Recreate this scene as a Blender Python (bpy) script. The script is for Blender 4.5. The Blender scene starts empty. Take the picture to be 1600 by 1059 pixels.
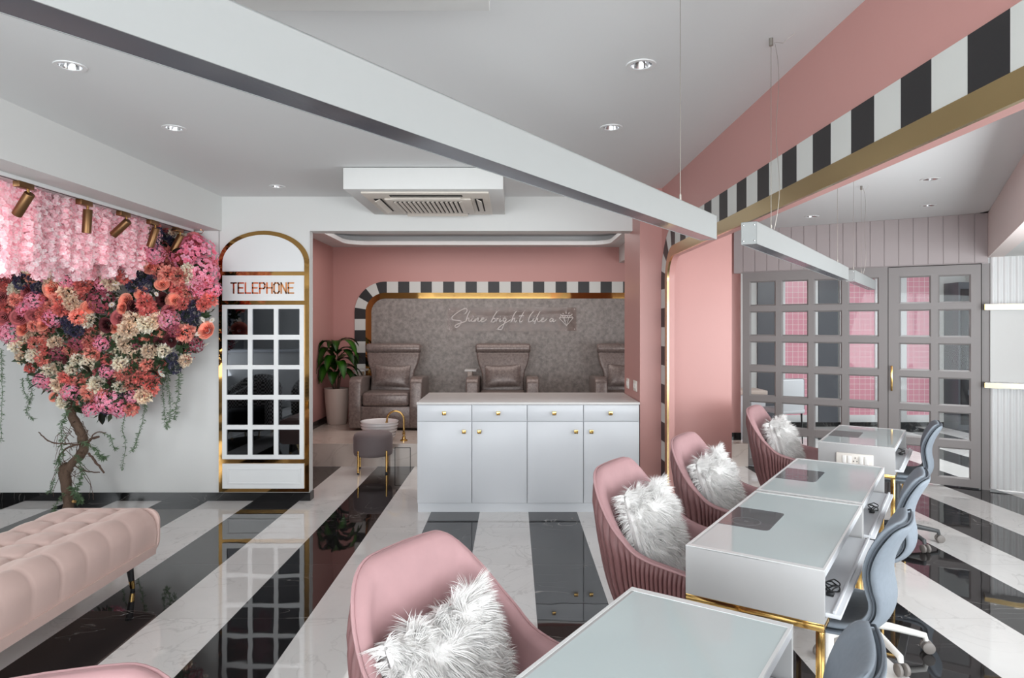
import bpy, bmesh, math, random
from mathutils import Vector, Matrix, noise
random.seed(7)
PI = math.pi
S = bpy.context.scene
COL = S.collection
V = Vector

# ---------------------------------------------------------------- camera, sky, daylight, exposure
F = 1045.0                      # focal length in pixels of the 1600 wide frame
CZ = 1.54
cam_d = bpy.data.cameras.new('camera')
cam = bpy.data.objects.new('camera', cam_d)
COL.objects.link(cam)
cam.location = (0, 0, CZ)
cam.rotation_euler = (PI / 2, 0, 0)
cam_d.sensor_width = 36
cam_d.lens = F / 1600 * 36
cam_d.shift_x = -2.0 / 1600
cam_d.shift_y = -19.5 / 1600
cam_d.clip_start = 0.05
S.camera = cam

S.view_settings.view_transform = 'Standard'
S.view_settings.look = 'None'
S.view_settings.gamma = 1
S.view_settings.use_curve_mapping = False
S.view_settings.exposure = 0.32

wd = bpy.data.worlds.new('sky')
S.world = wd
wd.use_nodes = True
wn = wd.node_tree
wn.nodes['Background'].inputs['Color'].default_value = (0.86, 0.93, 1.0, 1)
wn.nodes['Background'].inputs['Strength'].default_value = 1.0

def area(name, loc, direction, sx, sy, power, color):
    l = bpy.data.lights.new(name, 'AREA')
    l.shape = 'RECTANGLE'; l.size = sx; l.size_y = sy
    l.energy = power; l.color = color
    o = bpy.data.objects.new(name, l); COL.objects.link(o)
    o.location = loc
    o.rotation_euler = V(direction).to_track_quat('-Z', 'Y').to_euler()
    return o
WN = V((0.855, -0.518, 0)); WD = V((0.518, 0.855, 0))     # right wall: outward normal, direction
CR = V((4.47, 6.30, 0))                                   # corner of glass partition and right wall
# daylight through the shop front behind the camera, the bay windows on the right, the salon's other room
area('daylight_shop_front', (0.7, -3.05, 1.45), (0, 1, 0.55), 8.6, 2.3, 420, (0.93, 0.975, 1.0))
b0 = CR - WD * 3.6 + WN * 1.32
area('daylight_bay_window', (b0.x, b0.y, 1.25), (-WN.x, -WN.y, 1.0), 3.0, 1.8, 110, (0.93, 0.975, 1.0))
area('back_room_ceiling_panel', (5.1, 7.45, 2.59), (0, 0.25, -1), 2.2, 1.1, 125, (0.98, 0.99, 1.0))
area('alcove_fill', (-0.47, 7.8, 2.74), (0, 0, -1), 3.2, 1.9, 30, (1.0, 0.95, 0.92))  # added soft fill under the tray, brightens the alcove walls
area('left_fill', (-5.95, 0.3, 1.45), (1, 0.1, 0.5), 3.4, 1.9, 100, (0.94, 0.98, 1.0))  # added fill from the unseen left side, brightens bench and flower wall

# ---------------------------------------------------------------- geometry helpers
def sl(c):
    return tuple(((x / 255) / 12.92 if x / 255 <= 0.04045 else ((x / 255 + 0.055) / 1.055) ** 2.4) for x in c)

def link(name, bm, m, parent=None, smooth=False, loc=None, recalc=True):
    if recalc:
        bmesh.ops.recalc_face_normals(bm, faces=bm.faces)
    me = bpy.data.meshes.new(name)
    bm.to_mesh(me); bm.free()
    for mm in (m if isinstance(m, (list, tuple)) else [m]):
        me.materials.append(mm)
    if smooth:
        me.polygons.foreach_set('use_smooth', [True] * len(me.polygons))
        if smooth != 'all':
            try:
                me.set_sharp_from_angle(angle=math.radians(38))
            except Exception:
                pass
    o = bpy.data.objects.new(name, me); COL.objects.link(o)
    if parent is not None:
        o.parent = parent
    if loc is not None:
        o.location = loc
    return o

def structure(name, bm, m, parent=None, smooth=False, recalc=True):
    o = link(name, bm, m, parent, smooth, recalc=recalc)
    if parent is None:
        o['kind'] = 'structure'
    return o

def thing(name, label, cat, loc=(0, 0, 0), rz=0.0, group=None):
    o = bpy.data.objects.new(name, None); COL.objects.link(o)
    o.empty_display_size = 0.1
    o.location = loc; o.rotation_euler = (0, 0, rz)
    o['label'] = label; o['category'] = cat
    if group: o['group'] = group
    return o

def tag(o, label, cat, group=None):
    o['label'] = label; o['category'] = cat
    if group: o['group'] = group
    return o

def copy_tree(o, parent=None):
    c = o.copy(); COL.objects.link(c)
    if parent is not None: c.parent = parent
    for ch in list(o.children):
        copy_tree(ch, c)
    return c

def box(bm, a, b, bev=0.0, M=None, seg=2, mi=0):
    x0, y0, z0 = a; x1, y1, z1 = b
    vs = [bm.verts.new(p) for p in ((x0, y0, z0), (x1, y0, z0), (x1, y1, z0), (x0, y1, z0),
                                    (x0, y0, z1), (x1, y0, z1), (x1, y1, z1), (x0, y1, z1))]
    fs = [bm.faces.new([vs[i] for i in f]) for f in ((3, 2, 1, 0), (4, 5, 6, 7), (0, 1, 5, 4), (1, 2, 6, 5), (2, 3, 7, 6), (3, 0, 4, 7))]
    for f in fs: f.material_index = mi
    if bev > 0:
        es = list({e for f in fs for e in f.edges})
        r = bmesh.ops.bevel(bm, geom=es, offset=bev, segments=seg, profile=0.5, affect='EDGES')
        vs = list({v for f in r['faces'] for v in f.verts} | {v for v in vs if v.is_valid})
    if M is not None:
        bmesh.ops.transform(bm, matrix=M, verts=[v for v in vs if v.is_valid])

def bx(name, a, b, m, parent=None, bev=0.0, seg=2):
    bm = bmesh.new(); box(bm, a, b, bev, seg=seg)
    return link(name, bm, m, parent, smooth=bev > 0)

def tube(bm, pts, r, seg=8, closed=False, caps=True, mi=0):
    pts = [V(p) for p in pts]; n = len(pts)
    rs = r if isinstance(r, (list, tuple)) else [r] * n
    rings = []; up = V((0, 0, 1)); prev = None
    for i, p in enumerate(pts):
        if closed: t = pts[(i + 1) % n] - pts[i - 1]
        else: t = pts[min(i + 1, n - 1)] - pts[max(i - 1, 0)]
        if t.length < 1e-9: t = V((0, 0, 1))
        t.normalize()
        if prev is None:
            a = up if abs(t.dot(up)) < 0.95 else V((1, 0, 0))
            u = t.cross(a).normalized()
        else:
            u = (prev - t * prev.dot(t))
            u = u.normalized() if u.length > 1e-6 else t.cross(up).normalized()
        prev = u; w = t.cross(u)
        rings.append([bm.verts.new(p + (u * math.cos(2 * PI * k / seg) + w * math.sin(2 * PI * k / seg)) * rs[i]) for k in range(seg)])
    m = n if closed else n - 1
    for i in range(m):
        A = rings[i]; B = rings[(i + 1) % n]
        for k in range(seg):
            f = bm.faces.new((A[k], A[(k + 1) % seg], B[(k + 1) % seg], B[k])); f.material_index = mi
    if caps and not closed:
        bm.faces.new(rings[0][::-1]).material_index = mi; bm.faces.new(rings[-1]).material_index = mi

def lathe(bm, prof, seg=32, c=(0, 0, 0), M=None, mi=0):
    rings = []; c = V(c)
    for (r, z) in prof:
        if r < 1e-6:
            p = c + V((0, 0, z)); rings.append([bm.verts.new(M @ p if M else p)])
        else:
            ring = []
            for k in range(seg):
                p = c + V((r * math.cos(2 * PI * k / seg), r * math.sin(2 * PI * k / seg), z))
                ring.append(bm.verts.new(M @ p if M else p))
            rings.append(ring)
    for A, B in zip(rings, rings[1:]):
        for k in range(seg):
            k2 = (k + 1) % seg
            if len(A) == 1 and len(B) == 1: continue
            if len(A) == 1: f = bm.faces.new((A[0], B[k2], B[k]))
            elif len(B) == 1: f = bm.faces.new((A[k], A[k2], B[0]))
            else: f = bm.faces.new((A[k], A[k2], B[k2], B[k]))
            f.material_index = mi

def grid_faces(bm, rows, closed=False, mi=0):
    for A, B in zip(rows, rows[1:]):
        n = len(A)
        for k in range(n if closed else n - 1):
            f = bm.faces.new((A[k], A[(k + 1) % n], B[(k + 1) % n], B[k])); f.material_index = mi

def extrude_poly(bm, pts, vec, mi=0):
    """closed outline (list of Vectors) -> prism along vec"""
    a = [bm.verts.new(p) for p in pts]; b = [bm.verts.new(V(p) + V(vec)) for p in pts]
    bm.faces.new(a).material_index = mi; bm.faces.new(b[::-1]).material_index = mi
    for i in range(len(a)):
        j = (i + 1) % len(a)
        bm.faces.new((a[i], b[i], b[j], a[j])).material_index = mi

def lerp_tab(t, tab):
    if t <= tab[0][0]: return tab[0][1]
    for (a, va), (b, vb) in zip(tab, tab[1:]):
        if t <= b:
            k = (t - a) / (b - a)
            return va + (vb - va) * k
    return tab[-1][1]

def smooth_tab(t, tab):
    if t <= tab[0][0]: return tab[0][1]
    n = len(tab)
    for i in range(n - 1):
        a, va = tab[i]; b, vb = tab[i + 1]
        if t <= b:
            k = (t - a) / (b - a)
            m0 = (vb - tab[i - 1][1]) / (b - tab[i - 1][0]) if i > 0 else (vb - va) / (b - a)
            m1 = (tab[i + 2][1] - va) / (tab[i + 2][0] - a) if i + 2 < n else (vb - va) / (b - a)
            h = b - a
            return ((2 * k**3 - 3 * k**2 + 1) * va + (k**3 - 2 * k**2 + k) * h * m0 + (-2 * k**3 + 3 * k**2) * vb + (k**3 - k**2) * h * m1)
    return tab[-1][1]

def pix(x, y, D):
    """point that the photo shows at pixel (x, y) when it stands D metres away (used to survey positions)"""
    return V(((x - 802) * D / F, D, CZ - (y - 510) * D / F))

# ---------------------------------------------------------------- materials
class NT:
    def __init__(s, name):
        s.m = bpy.data.materials.new(name); s.m.use_nodes = True
        s.t = s.m.node_tree; s.p = s.t.nodes['Principled BSDF']
    def n(s, typ, **kw):
        nd = s.t.nodes.new(typ)
        for k, v in kw.items():
            if k in nd.inputs: nd.inputs[k].default_value = v
            else: setattr(nd, k, v)
        return nd
    def l(s, a, b): s.t.links.new(a, b)
    def math(s, op, a, b=None, c=None, clamp=False):
        nd = s.t.nodes.new('ShaderNodeMath'); nd.operation = op; nd.use_clamp = clamp
        for i, v in enumerate((a, b, c)):
            if v is None: continue
            if isinstance(v, (int, float)): nd.inputs[i].default_value = v
            else: s.l(v, nd.inputs[i])
        return nd.outputs[0]
    def mix(s, f, a, b):
        nd = s.t.nodes.new('ShaderNodeMix'); nd.data_type = 'RGBA'
        for i, v in ((0, f), (6, a), (7, b)):
            if isinstance(v, (int, float)): nd.inputs[i].default_value = v
            elif isinstance(v, tuple): nd.inputs[i].default_value = (*v[:3], 1)
            else: s.l(v, nd.inputs[i])
        return nd.outputs[2]
    def obj(s): return s.n('ShaderNodeTexCoord').outputs['Object']
    def pos(s): return s.n('ShaderNodeNewGeometry').outputs['Position']
    def noise(s, vec, scale, detail=3, rough=0.55, dist=0.0):
        nd = s.n('ShaderNodeTexNoise', Scale=scale, Detail=detail, Roughness=rough, Distortion=dist)
        s.l(vec, nd.inputs['Vector']); return nd.outputs['Fac']
    def mapping(s, vec, scale=(1, 1, 1), rot=(0, 0, 0), loc=(0, 0, 0)):
        nd = s.n('ShaderNodeMapping'); nd.inputs['Scale'].default_value = scale
        nd.inputs['Rotation'].default_value = rot; nd.inputs['Location'].default_value = loc
        s.l(vec, nd.inputs['Vector']); return nd.outputs[0]
    def ridge(s, vec, scale, width, detail=4, dist=1.0):
        f = s.noise(vec, scale, detail, 0.5, dist)
        d = s.math('ABSOLUTE', s.math('SUBTRACT', f, 0.5))
        return s.math('SUBTRACT', 1.0, s.math('DIVIDE', d, width, clamp=True), clamp=True)
    def bump(s, h, strength=0.3, dist=0.01):
        nd = s.n('ShaderNodeBump', Strength=strength, Distance=dist); s.l(h, nd.inputs['Height'])
        s.l(nd.outputs[0], s.p.inputs['Normal'])

def mat(name, c, rough=0.5, metal=0.0, var=0.0, vs=4.0, bump=0.0, bs=60.0, coat=0.0, sheen=0.0, spec=None, srgb=True, bd=0.004):
    k = NT(name); c = sl(c) if srgb else c
    k.p.inputs['Base Color'].default_value = (*c, 1)
    k.p.inputs['Roughness'].default_value = rough
    k.p.inputs['Metallic'].default_value = metal
    if coat: k.p.inputs['Coat Weight'].default_value = coat; k.p.inputs['Coat Roughness'].default_value = 0.08
    if sheen:
        k.p.inputs['Sheen Weight'].default_value = sheen; k.p.inputs['Sheen Roughness'].default_value = 0.35
        k.p.inputs['Sheen Tint'].default_value = (*[min(1, x * 1.6 + .12) for x in c], 1)
    if spec is not None: k.p.inputs['Specular IOR Level'].default_value = spec
    if var:
        f = k.noise(k.obj(), vs, 4)
        k.l(k.mix(f, tuple(x * (1 - var) for x in c), tuple(min(1, x * (1 + var)) for x in c)), k.p.inputs['Base Color'])
    if bump:
        k.bump(k.noise(k.obj(), bs, 3), bump, bd)
    return k.m

M = {}
M['wall_white'] = mat('white_paint', (212, 212, 210), 0.6, var=0.015, vs=1.5, bump=0.05, bs=30)
M['ceiling'] = mat('ceiling_paint', (221, 222, 222), 0.7, var=0.01, vs=1)
M['pink'] = mat('pink_paint', (186, 136, 130), 0.42, var=0.02, vs=1.2, bump=0.04, bs=25)
M['panel_grey'] = mat('grey_panelling', (138, 140, 143), 0.6)
M['mauve_panel'] = mat('mauve_board_panelling', (172, 162, 162), 0.5)
M['mauve_light'] = mat('mauve_wall_paint', (226, 213, 209), 0.6, var=0.015, vs=2)
M['gold_panel'] = mat('gold_mirror_sheet', (170, 132, 78), 0.05, 1.0)
M['mauve'] = mat('mauve_grey_paint', (140, 135, 134), 0.5, var=0.015, vs=2)
M['stripe_white'] = mat('stripe_white_paint', (200, 201, 197), 0.5, bump=0.05, bs=30)
M['stripe_black'] = mat('stripe_black_paint', (30, 29, 31), 0.45, bump=0.05, bs=30)
M['gold'] = mat('polished_brass', (196, 160, 98), 0.12, 1.0)
M['gold_satin'] = mat('brass_sheet', (190, 165, 118), 0.22, 1.0, var=0.06, vs=3)
M['copper'] = mat('copper_mirror', (222, 150, 96), 0.12, 1.0)
M['bronze'] = mat('brushed_bronze', (128, 96, 66), 0.38, 0.9, var=0.12, vs=12)
M['mirror'] = mat('grey_tinted_mirror', (84, 86, 90), 0.02, 1.0)
M['lacquer'] = mat('white_lacquer', (202, 204, 208), 0.32, bump=0.04, bs=80)
M['pendant'] = mat('white_pendant_enamel', (146, 148, 147), 0.4)
M['lacquer_frame'] = mat('white_frame_paint', (222, 223, 223), 0.35)
M['top_grey'] = mat('pale_grey_laminate', (204, 201, 199), 0.35, var=0.05, vs=9)
M['desk_side'] = mat('grey_white_laminate', (168, 167, 167), 0.45, var=0.04, vs=5, bump=0.05, bs=20)
M['desk_glass'] = mat('frosted_glass_top', (196, 208, 209), 0.04, spec=0.6)
M['tint'] = mat('dark_tinted_glass', (92, 94, 97), 0.04, spec=0.6)
M['grey_fabric'] = mat('grey_woven_fabric', (122, 130, 139), 0.85, var=0.12, vs=60, bump=0.25, bs=500, sheen=0.12, bd=0.001)
M['grey_piping'] = mat('dark_grey_piping', (70, 76, 84), 0.8)
M['leather'] = None
M['velvet_taupe'] = mat('taupe_velvet', (112, 102, 103), 0.7, var=0.08, vs=8, sheen=0.6)
M['blush'] = mat('blush_velvet', (212, 184, 176), 0.75, var=0.05, vs=7, sheen=0.5, bump=0.05, bs=250, bd=0.001)
M['rose'] = mat('dusty_rose_velvet', (174, 136, 138), 0.66, var=0.16, vs=9, sheen=0.35, bump=0.05, bs=250, bd=0.001)
M['rose_shaded'] = mat('dusty_rose_velvet_shaded', (116, 78, 78), 0.5, var=0.10, vs=9, sheen=0.25)  # same velvet as the lining, shade of the outer shell put into its colour
M['fur'] = mat('white_faux_fur', (240, 238, 236), 0.6, sheen=0.4)
M['black_plastic'] = mat('black_plastic', (28, 28, 30), 0.4)
M['white_plastic'] = mat('white_plastic', (232, 230, 226), 0.35)
M['grey_plastic'] = mat('grey_rubber', (128, 122, 118), 0.5)
M['ceramic'] = mat('white_ceramic', (228, 224, 224), 0.12, coat=0.6)
M['pot'] = mat('cream_planter', (206, 190, 180), 0.5, var=0.03)
M['soil'] = mat('potting_soil', (52, 40, 32), 0.95, bump=0.6, bs=80)
M['chrome'] = mat('chrome', (200, 200, 202), 0.12, 1.0)
M['bark'] = mat('brown_bark', (100, 80, 66), 0.85, var=0.3, vs=18, bump=0.8, bs=50, bd=0.01)
M['cut_wood'] = mat('cut_wood', (205, 160, 100), 0.8, var=0.1)
M['twig'] = mat('twig_brown', (92, 72, 60), 0.85)
M['fern'] = mat('fern_green', (92, 116, 84), 0.7, var=0.25, vs=10)
M['leaf_dark'] = mat('dark_green_leaf', (48, 66, 42), 0.5, var=0.3, vs=6)
M['acrylic'] = mat('grey_acrylic_diffuser', (78, 79, 86), 0.18, spec=0.5)
M['ac_white'] = mat('ivory_plastic', (214, 206, 196), 0.4)
M['dark_gap'] = mat('dark_recess', (40, 38, 36), 0.8)
M['beige_marble'] = None
M['dark_panel'] = mat('charcoal_panel', (88, 90, 96), 0.35)
M['sign_wire'] = mat('pale_sign_tube', (206, 198, 194), 0.35)
M['steel_wire'] = mat('steel_wire', (150, 145, 138), 0.35, 0.8)
M['socket'] = mat('socket_plate', (226, 220, 212), 0.35)

def m_leather():
    k = NT('taupe_metallic_leather')
    f = k.noise(k.obj(), 38, 5, 0.65)
    r = k.math('MULTIPLY_ADD', f, 2.2, -0.6, clamp=True)
    k.l(k.mix(r, sl((96, 84, 80)), sl((140, 127, 122))), k.p.inputs['Base Color'])
    k.p.inputs['Roughness'].default_value = 0.34; k.p.inputs['Metallic'].default_value = 0.25
    k.bump(k.noise(k.obj(), 160, 3), 0.15, 0.002); return k.m
M['leather'] = m_leather()

def m_greywall():
    k = NT('grey_textured_wallcovering')
    p = k.pos()
    f = k.noise(k.mapping(p, (1, 1, 1)), 17, 8, 0.78)
    g = k.noise(p, 1.6, 3)
    r = k.math('MULTIPLY_ADD', f, 3.0, -1.0, clamp=True)
    c = k.mix(r, sl((98, 92, 89)), sl((158, 150, 144)))
    k.l(k.mix(k.math('MULTIPLY', g, .25), c, sl((120, 100, 95))), k.p.inputs['Base Color'])
    k.p.inputs['Roughness'].default_value = 0.42
    k.bump(f, 0.25, 0.01); return k.m
M['greywall'] = m_greywall()

def m_floor():
    k = NT('striped_marble_tiles')
    p = k.pos()
    sep = k.n('ShaderNodeSeparateXYZ'); k.l(p, sep.inputs[0])
    x, y = sep.outputs[0], sep.outputs[1]
    W = 0.4035
    u = k.math('DIVIDE', k.math('SUBTRACT', x, 0.125), W)
    fr = k.math('FRACT', k.math('DIVIDE', u, 2.0))
    black = k.math('LESS_THAN', fr, 0.5)
    col_id = k.math('FLOOR', u)
    row = k.math('FLOOR', k.math('DIVIDE', k.math('SUBTRACT', y, 3.53), 0.8))
    # each tile shifts its vein pattern
    cb = k.n('ShaderNodeCombineXYZ')
    k.l(k.math('MULTIPLY', col_id, 3.17), cb.inputs[0]); k.l(k.math('MULTIPLY', row, 1.73), cb.inputs[1]); k.l(k.math('MULTIPLY', col_id, 1.3), cb.inputs[2])
    ad = k.n('ShaderNodeVectorMath', operation='ADD'); k.l(p, ad.inputs[0]); k.l(cb.outputs[0], ad.inputs[1])
    vec = ad.outputs[0]
    v1 = k.ridge(vec, 1.6, 0.012, 6, 1.4)
    msk = k.math('MULTIPLY_ADD', k.noise(vec, 1.3, 2), 2.6, -0.95, clamp=True)
    v2 = k.ridge(vec, 3.6, 0.009, 5, 1.6)
    vw = k.math('MAXIMUM', k.math('MULTIPLY', v1, msk), k.math('MULTIPLY', k.math('MULTIPLY', v2, msk), 0.5))
    cloud = k.noise(vec, 2.2, 5)
    wc = k.mix(cloud, sl((214, 212, 210)), sl((238, 236, 234)))
    wc = k.mix(k.math('MULTIPLY', vw, 0.62), wc, sl((150, 147, 145)))
    mp = k.mapping(vec, (0.45, 2.0, 1), (0, 0, 0.42))
    b1 = k.ridge(mp, 2.4, 0.0045, 3, 0.7)
    bm_ = k.math('MULTIPLY_ADD', k.noise(vec, 2.0, 2), 5.0, -2.6, clamp=True)
    b2 = k.ridge(vec, 1.3, 0.003, 5, 1.0)
    bv = k.math('MAXIMUM', k.math('MULTIPLY', b1, bm_), k.math('MULTIPLY', b2, k.math('MULTIPLY_ADD', k.noise(vec, .9, 1), 6.0, -3.3, clamp=True)))
    bc = k.mix(cloud, sl((22, 21, 22)), sl((40, 38, 39)))
    bc = k.mix(k.math('MULTIPLY', bv, 0.8), bc, sl((185, 180, 176)))
    c = k.mix(black, wc, bc)
    jy = k.math('ABSOLUTE', k.math('SUBTRACT', k.math('FRACT', k.math('DIVIDE', k.math('SUBTRACT', y, 3.53 - 0.4), 0.8)), 0.5))
    jl = k.math('LESS_THAN', jy, 0.0014)
    ju = k.math('ABSOLUTE', k.math('SUBTRACT', k.math('FRACT', k.math('ADD', u, 0.5)), 0.5))
    jx = k.math('LESS_THAN', ju, 0.0022)
    j = k.math('MAXIMUM', jl, jx)
    c = k.mix(k.math('MULTIPLY', j, 0.5), c, sl((120, 116, 113)))
    k.l(c, k.p.inputs['Base Color'])
    k.p.inputs['Roughness'].default_value = 0.025
    k.p.inputs['IOR'].default_value = 1.56
    k.bump(k.noise(p, 3.0, 2), 0.035, 0.02)
    return k.m
M['floor'] = m_floor()

def m_blackmarble():
    k = NT('black_marble')
    v = k.pos(); b = k.ridge(v, 3, 0.008, 5, 1.2)
    m = k.math('MULTIPLY_ADD', k.noise(v, 2.0, 2), 5.0, -2.4, clamp=True)
    k.l(k.mix(k.math('MULTIPLY', b, m), sl((24, 23, 24)), sl((170, 165, 160))), k.p.inputs['Base Color'])
    k.p.inputs['Roughness'].default_value = 0.12; return k.m
M['black_marble'] = m_blackmarble()

def m_beige():
    k = NT('beige_marble_tile')
    v = k.pos(); b = k.ridge(v, 2, 0.02, 5, 1.2)
    c = k.mix(k.noise(v, 3, 5), sl((196, 180, 170)), sl((214, 202, 192)))
    k.l(k.mix(k.math('MULTIPLY', b, .35), c, sl((165, 148, 138))), k.p.inputs['Base Color'])
    k.p.inputs['Roughness'].default_value = 0.16; return k.m
M['beige_marble'] = m_beige()

def m_glass():
    k = NT('clear_window_glass')
    t = k.n('ShaderNodeBsdfTransparent'); t.inputs[0].default_value = (0.93, 0.95, 0.95, 1)
    g = k.n('ShaderNodeBsdfGlossy'); g.inputs['Roughness'].default_value = 0.0
    fr = k.n('ShaderNodeFresnel', IOR=1.5)
    mx = k.n('ShaderNodeMixShader')
    k.l(k.math('MULTIPLY', fr.outputs[0], 0.25), mx.inputs[0])
    k.l(t.outputs[0], mx.inputs[1]); k.l(g.outputs[0], mx.inputs[2])
    k.l(mx.outputs[0], k.t.nodes['Material Output'].inputs['Surface']); return k.m
M['glass'] = m_glass()

def m_tile():
    k = NT('pink_square_tiles')
    p = k.obj(); sep = k.n('ShaderNodeSeparateXYZ'); k.l(p, sep.inputs[0])
    def line(c):
        f = k.math('ABSOLUTE', k.math('SUBTRACT', k.math('FRACT', k.math('DIVIDE', c, 0.083)), 0.5))
        return k.math('GREATER_THAN', f, 0.47)
    j = k.math('MAXIMUM', line(sep.outputs[0]), line(sep.outputs[2]))
    k.l(k.mix(j, sl((226, 158, 172)), sl((240, 222, 224))), k.p.inputs['Base Color'])
    k.p.inputs['Roughness'].default_value = 0.25; return k.m
M['pink_tile'] = m_tile()

def m_hound():
    k = NT('houndstooth_fabric')
    p = k.obj(); mp = k.mapping(p, (38, 38, 38))
    w = k.n('ShaderNodeTexChecker', Scale=1.0); k.l(mp, w.inputs['Vector'])
    w.inputs['Color1'].default_value = (.02, .02, .02, 1); w.inputs['Color2'].default_value = (.75, .74, .72, 1)
    k.l(w.outputs[0], k.p.inputs['Base Color']); k.p.inputs['Roughness'].default_value = .8; return k.m
M['hound'] = m_hound()

def m_vcol(name, rough=0.6, sat=1.0, trans=0.0, gain=1.0):
    k = NT(name)
    a = k.n('ShaderNodeVertexColor', layer_name='Col')
    hs = k.n('ShaderNodeHueSaturation'); oi = k.n('ShaderNodeObjectInfo')
    k.l(k.math('MULTIPLY_ADD', oi.outputs['Random'], 0.25 * gain, 0.92 * gain), hs.inputs['Value'])
    hs.inputs['Saturation'].default_value = sat; k.l(a.outputs[0], hs.inputs['Color'])
    k.l(hs.outputs[0], k.p.inputs['Base Color']); k.p.inputs['Roughness'].default_value = rough
    k.p.inputs['Specular IOR Level'].default_value = 0.25
    if trans:
        tl = k.n('ShaderNodeBsdfTranslucent'); mx = k.n('ShaderNodeMixShader'); mx.inputs[0].default_value = trans
        k.l(hs.outputs[0], tl.inputs['Color']); k.l(k.p.outputs[0], mx.inputs[1]); k.l(tl.outputs[0], mx.inputs[2])
        k.l(mx.outputs[0], k.t.nodes['Material Output'].inputs['Surface'])
    return k.m
M['petal'] = m_vcol('silk_petals', sat=0.78, trans=0.42, gain=1.25)
M['plant_leaf'] = m_vcol('glossy_plant_leaf', 0.35)
# ================================================================ THE ROOM
ZC = 2.69          # main ceiling
ZR = 2.61          # ceiling beyond the arch
ZA = 2.65          # alcove ceiling
YW = 5.92          # wall with the flower tree and the telephone panel
YB = 9.35          # back wall of the pedicure alcove
AX = 1.24          # plane of the arched divider
U = V((0.828, -0.56, 0)); W = V((0.56, 0.828, 0)); O = V((0.355, 2.003, 0)); ANG = math.atan2(-0.56, 0.828)
def at(u, t, z=0.0): return O + U * u + W * t + V((0, 0, z))

def ring_pts(cx, cy, r, n=28, z=0.0):
    return [V((cx + r * math.cos(2 * PI * k / n), cy + r * math.sin(2 * PI * k / n), z)) for k in range(n)]

def holed_plane(outer, holes, z, mi=0):
    bm = bmesh.new(); es = []
    for loop in [outer] + holes:
        vs = [bm.verts.new((p[0], p[1], z)) for p in loop]
        es += [bm.edges.new((vs[i], vs[(i + 1) % len(vs)])) for i in range(len(vs))]
    bmesh.ops.triangle_fill(bm, use_beauty=True, edges=es)
    for f in bm.faces:
        if f.normal.z > 0: f.normal_flip()
    return bm

# floor
bm = bmesh.new(); box(bm, (-6.6, -3.2, -0.08), (8.5, 12.2, 0.0)); structure('floor', bm, M['floor'])

# downlights: (x, y, ceiling)
DL = [(-1.956, 2.953, ZC), (-1.966, 3.876, ZC), (-1.937, 5.487, ZC), (0.562, 2.938, ZC), (0.566, 3.864, ZC),
      (3.03, 4.86, ZR), (3.67, 5.915, ZR), (2.90, 6.5, ZR)]
RDL = 0.05
main = [V((-2.58, -3.1, 0)), V((1.24, -3.1, 0)), V((1.24, 5.6, 0)), V((1.24, 6.05, 0)), V((-2.58, 6.05, 0))]
bm = holed_plane(main, [ring_pts(x, y, RDL) for x, y, z in DL if z == ZC], ZC)
structure('ceiling', bm, M['ceiling'], recalc=False)
right = [V((1.24, -3.1, 0)), V((8.2, -3.1, 0)), V((8.2, 4.0, 0)), V((4.47, 6.30, 0)), V((2.52, 7.60, 0)), V((1.24, 7.60, 0))]
bm = holed_plane(right, [ring_pts(x, y, RDL) for x, y, z in DL if z == ZR], ZR)
structure('ceiling', bm, M['ceiling'], recalc=False)
bm = bmesh.new(); box(bm, (-6.6, -3.2, 2.86), (8.5, 12.2, 2.95)); structure('ceiling', bm, M['ceiling'])
dl_lab = ['round recessed ceiling downlight at upper left, nearest above the bench', 'recessed ceiling downlight in the middle of the left row of three',
          'small recessed ceiling downlight near the telephone panel, farthest of the left row', 'round recessed ceiling downlight right of the long pendant, near the top of the photo',
          'recessed ceiling downlight above the wardrobe cabinet, just above the long pendant', 'recessed downlight in the right ceiling beyond the gold beam, nearest of three',
          'recessed downlight above the glazed door in the right ceiling', 'small recessed downlight in the right ceiling nearest the pink column']
dl_lab[4] = 'recessed ceiling downlight just above the long pendant, before the white cabinet'
for (x, y, z), lab in zip(DL, dl_lab):
    t = thing('recessed_downlight', lab, 'ceiling light', (x, y, z), 0, 'recessed ceiling downlights')
    bm = bmesh.new(); lathe(bm, [(0.047, 0.004), (0.047, -0.004), (0.064, -0.004), (0.066, 0.0), (0.066, 0.002)], 28)
    link('trim_ring', bm, M['lacquer_frame'], t, True)
    bm = bmesh.new(); lathe(bm, [(0.047, 0.0), (0.040, 0.03), (0.026, 0.055), (0.018, 0.06), (0.0, 0.06)], 28)
    link('reflector', bm, M['chrome'], t, True)
    bm = bmesh.new(); lathe(bm, [(0.0, 0.03), (0.014, 0.032), (0.018, 0.045), (0.016, 0.058)], 16)
    link('bulb', bm, M['ceramic'], t, True)

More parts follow.
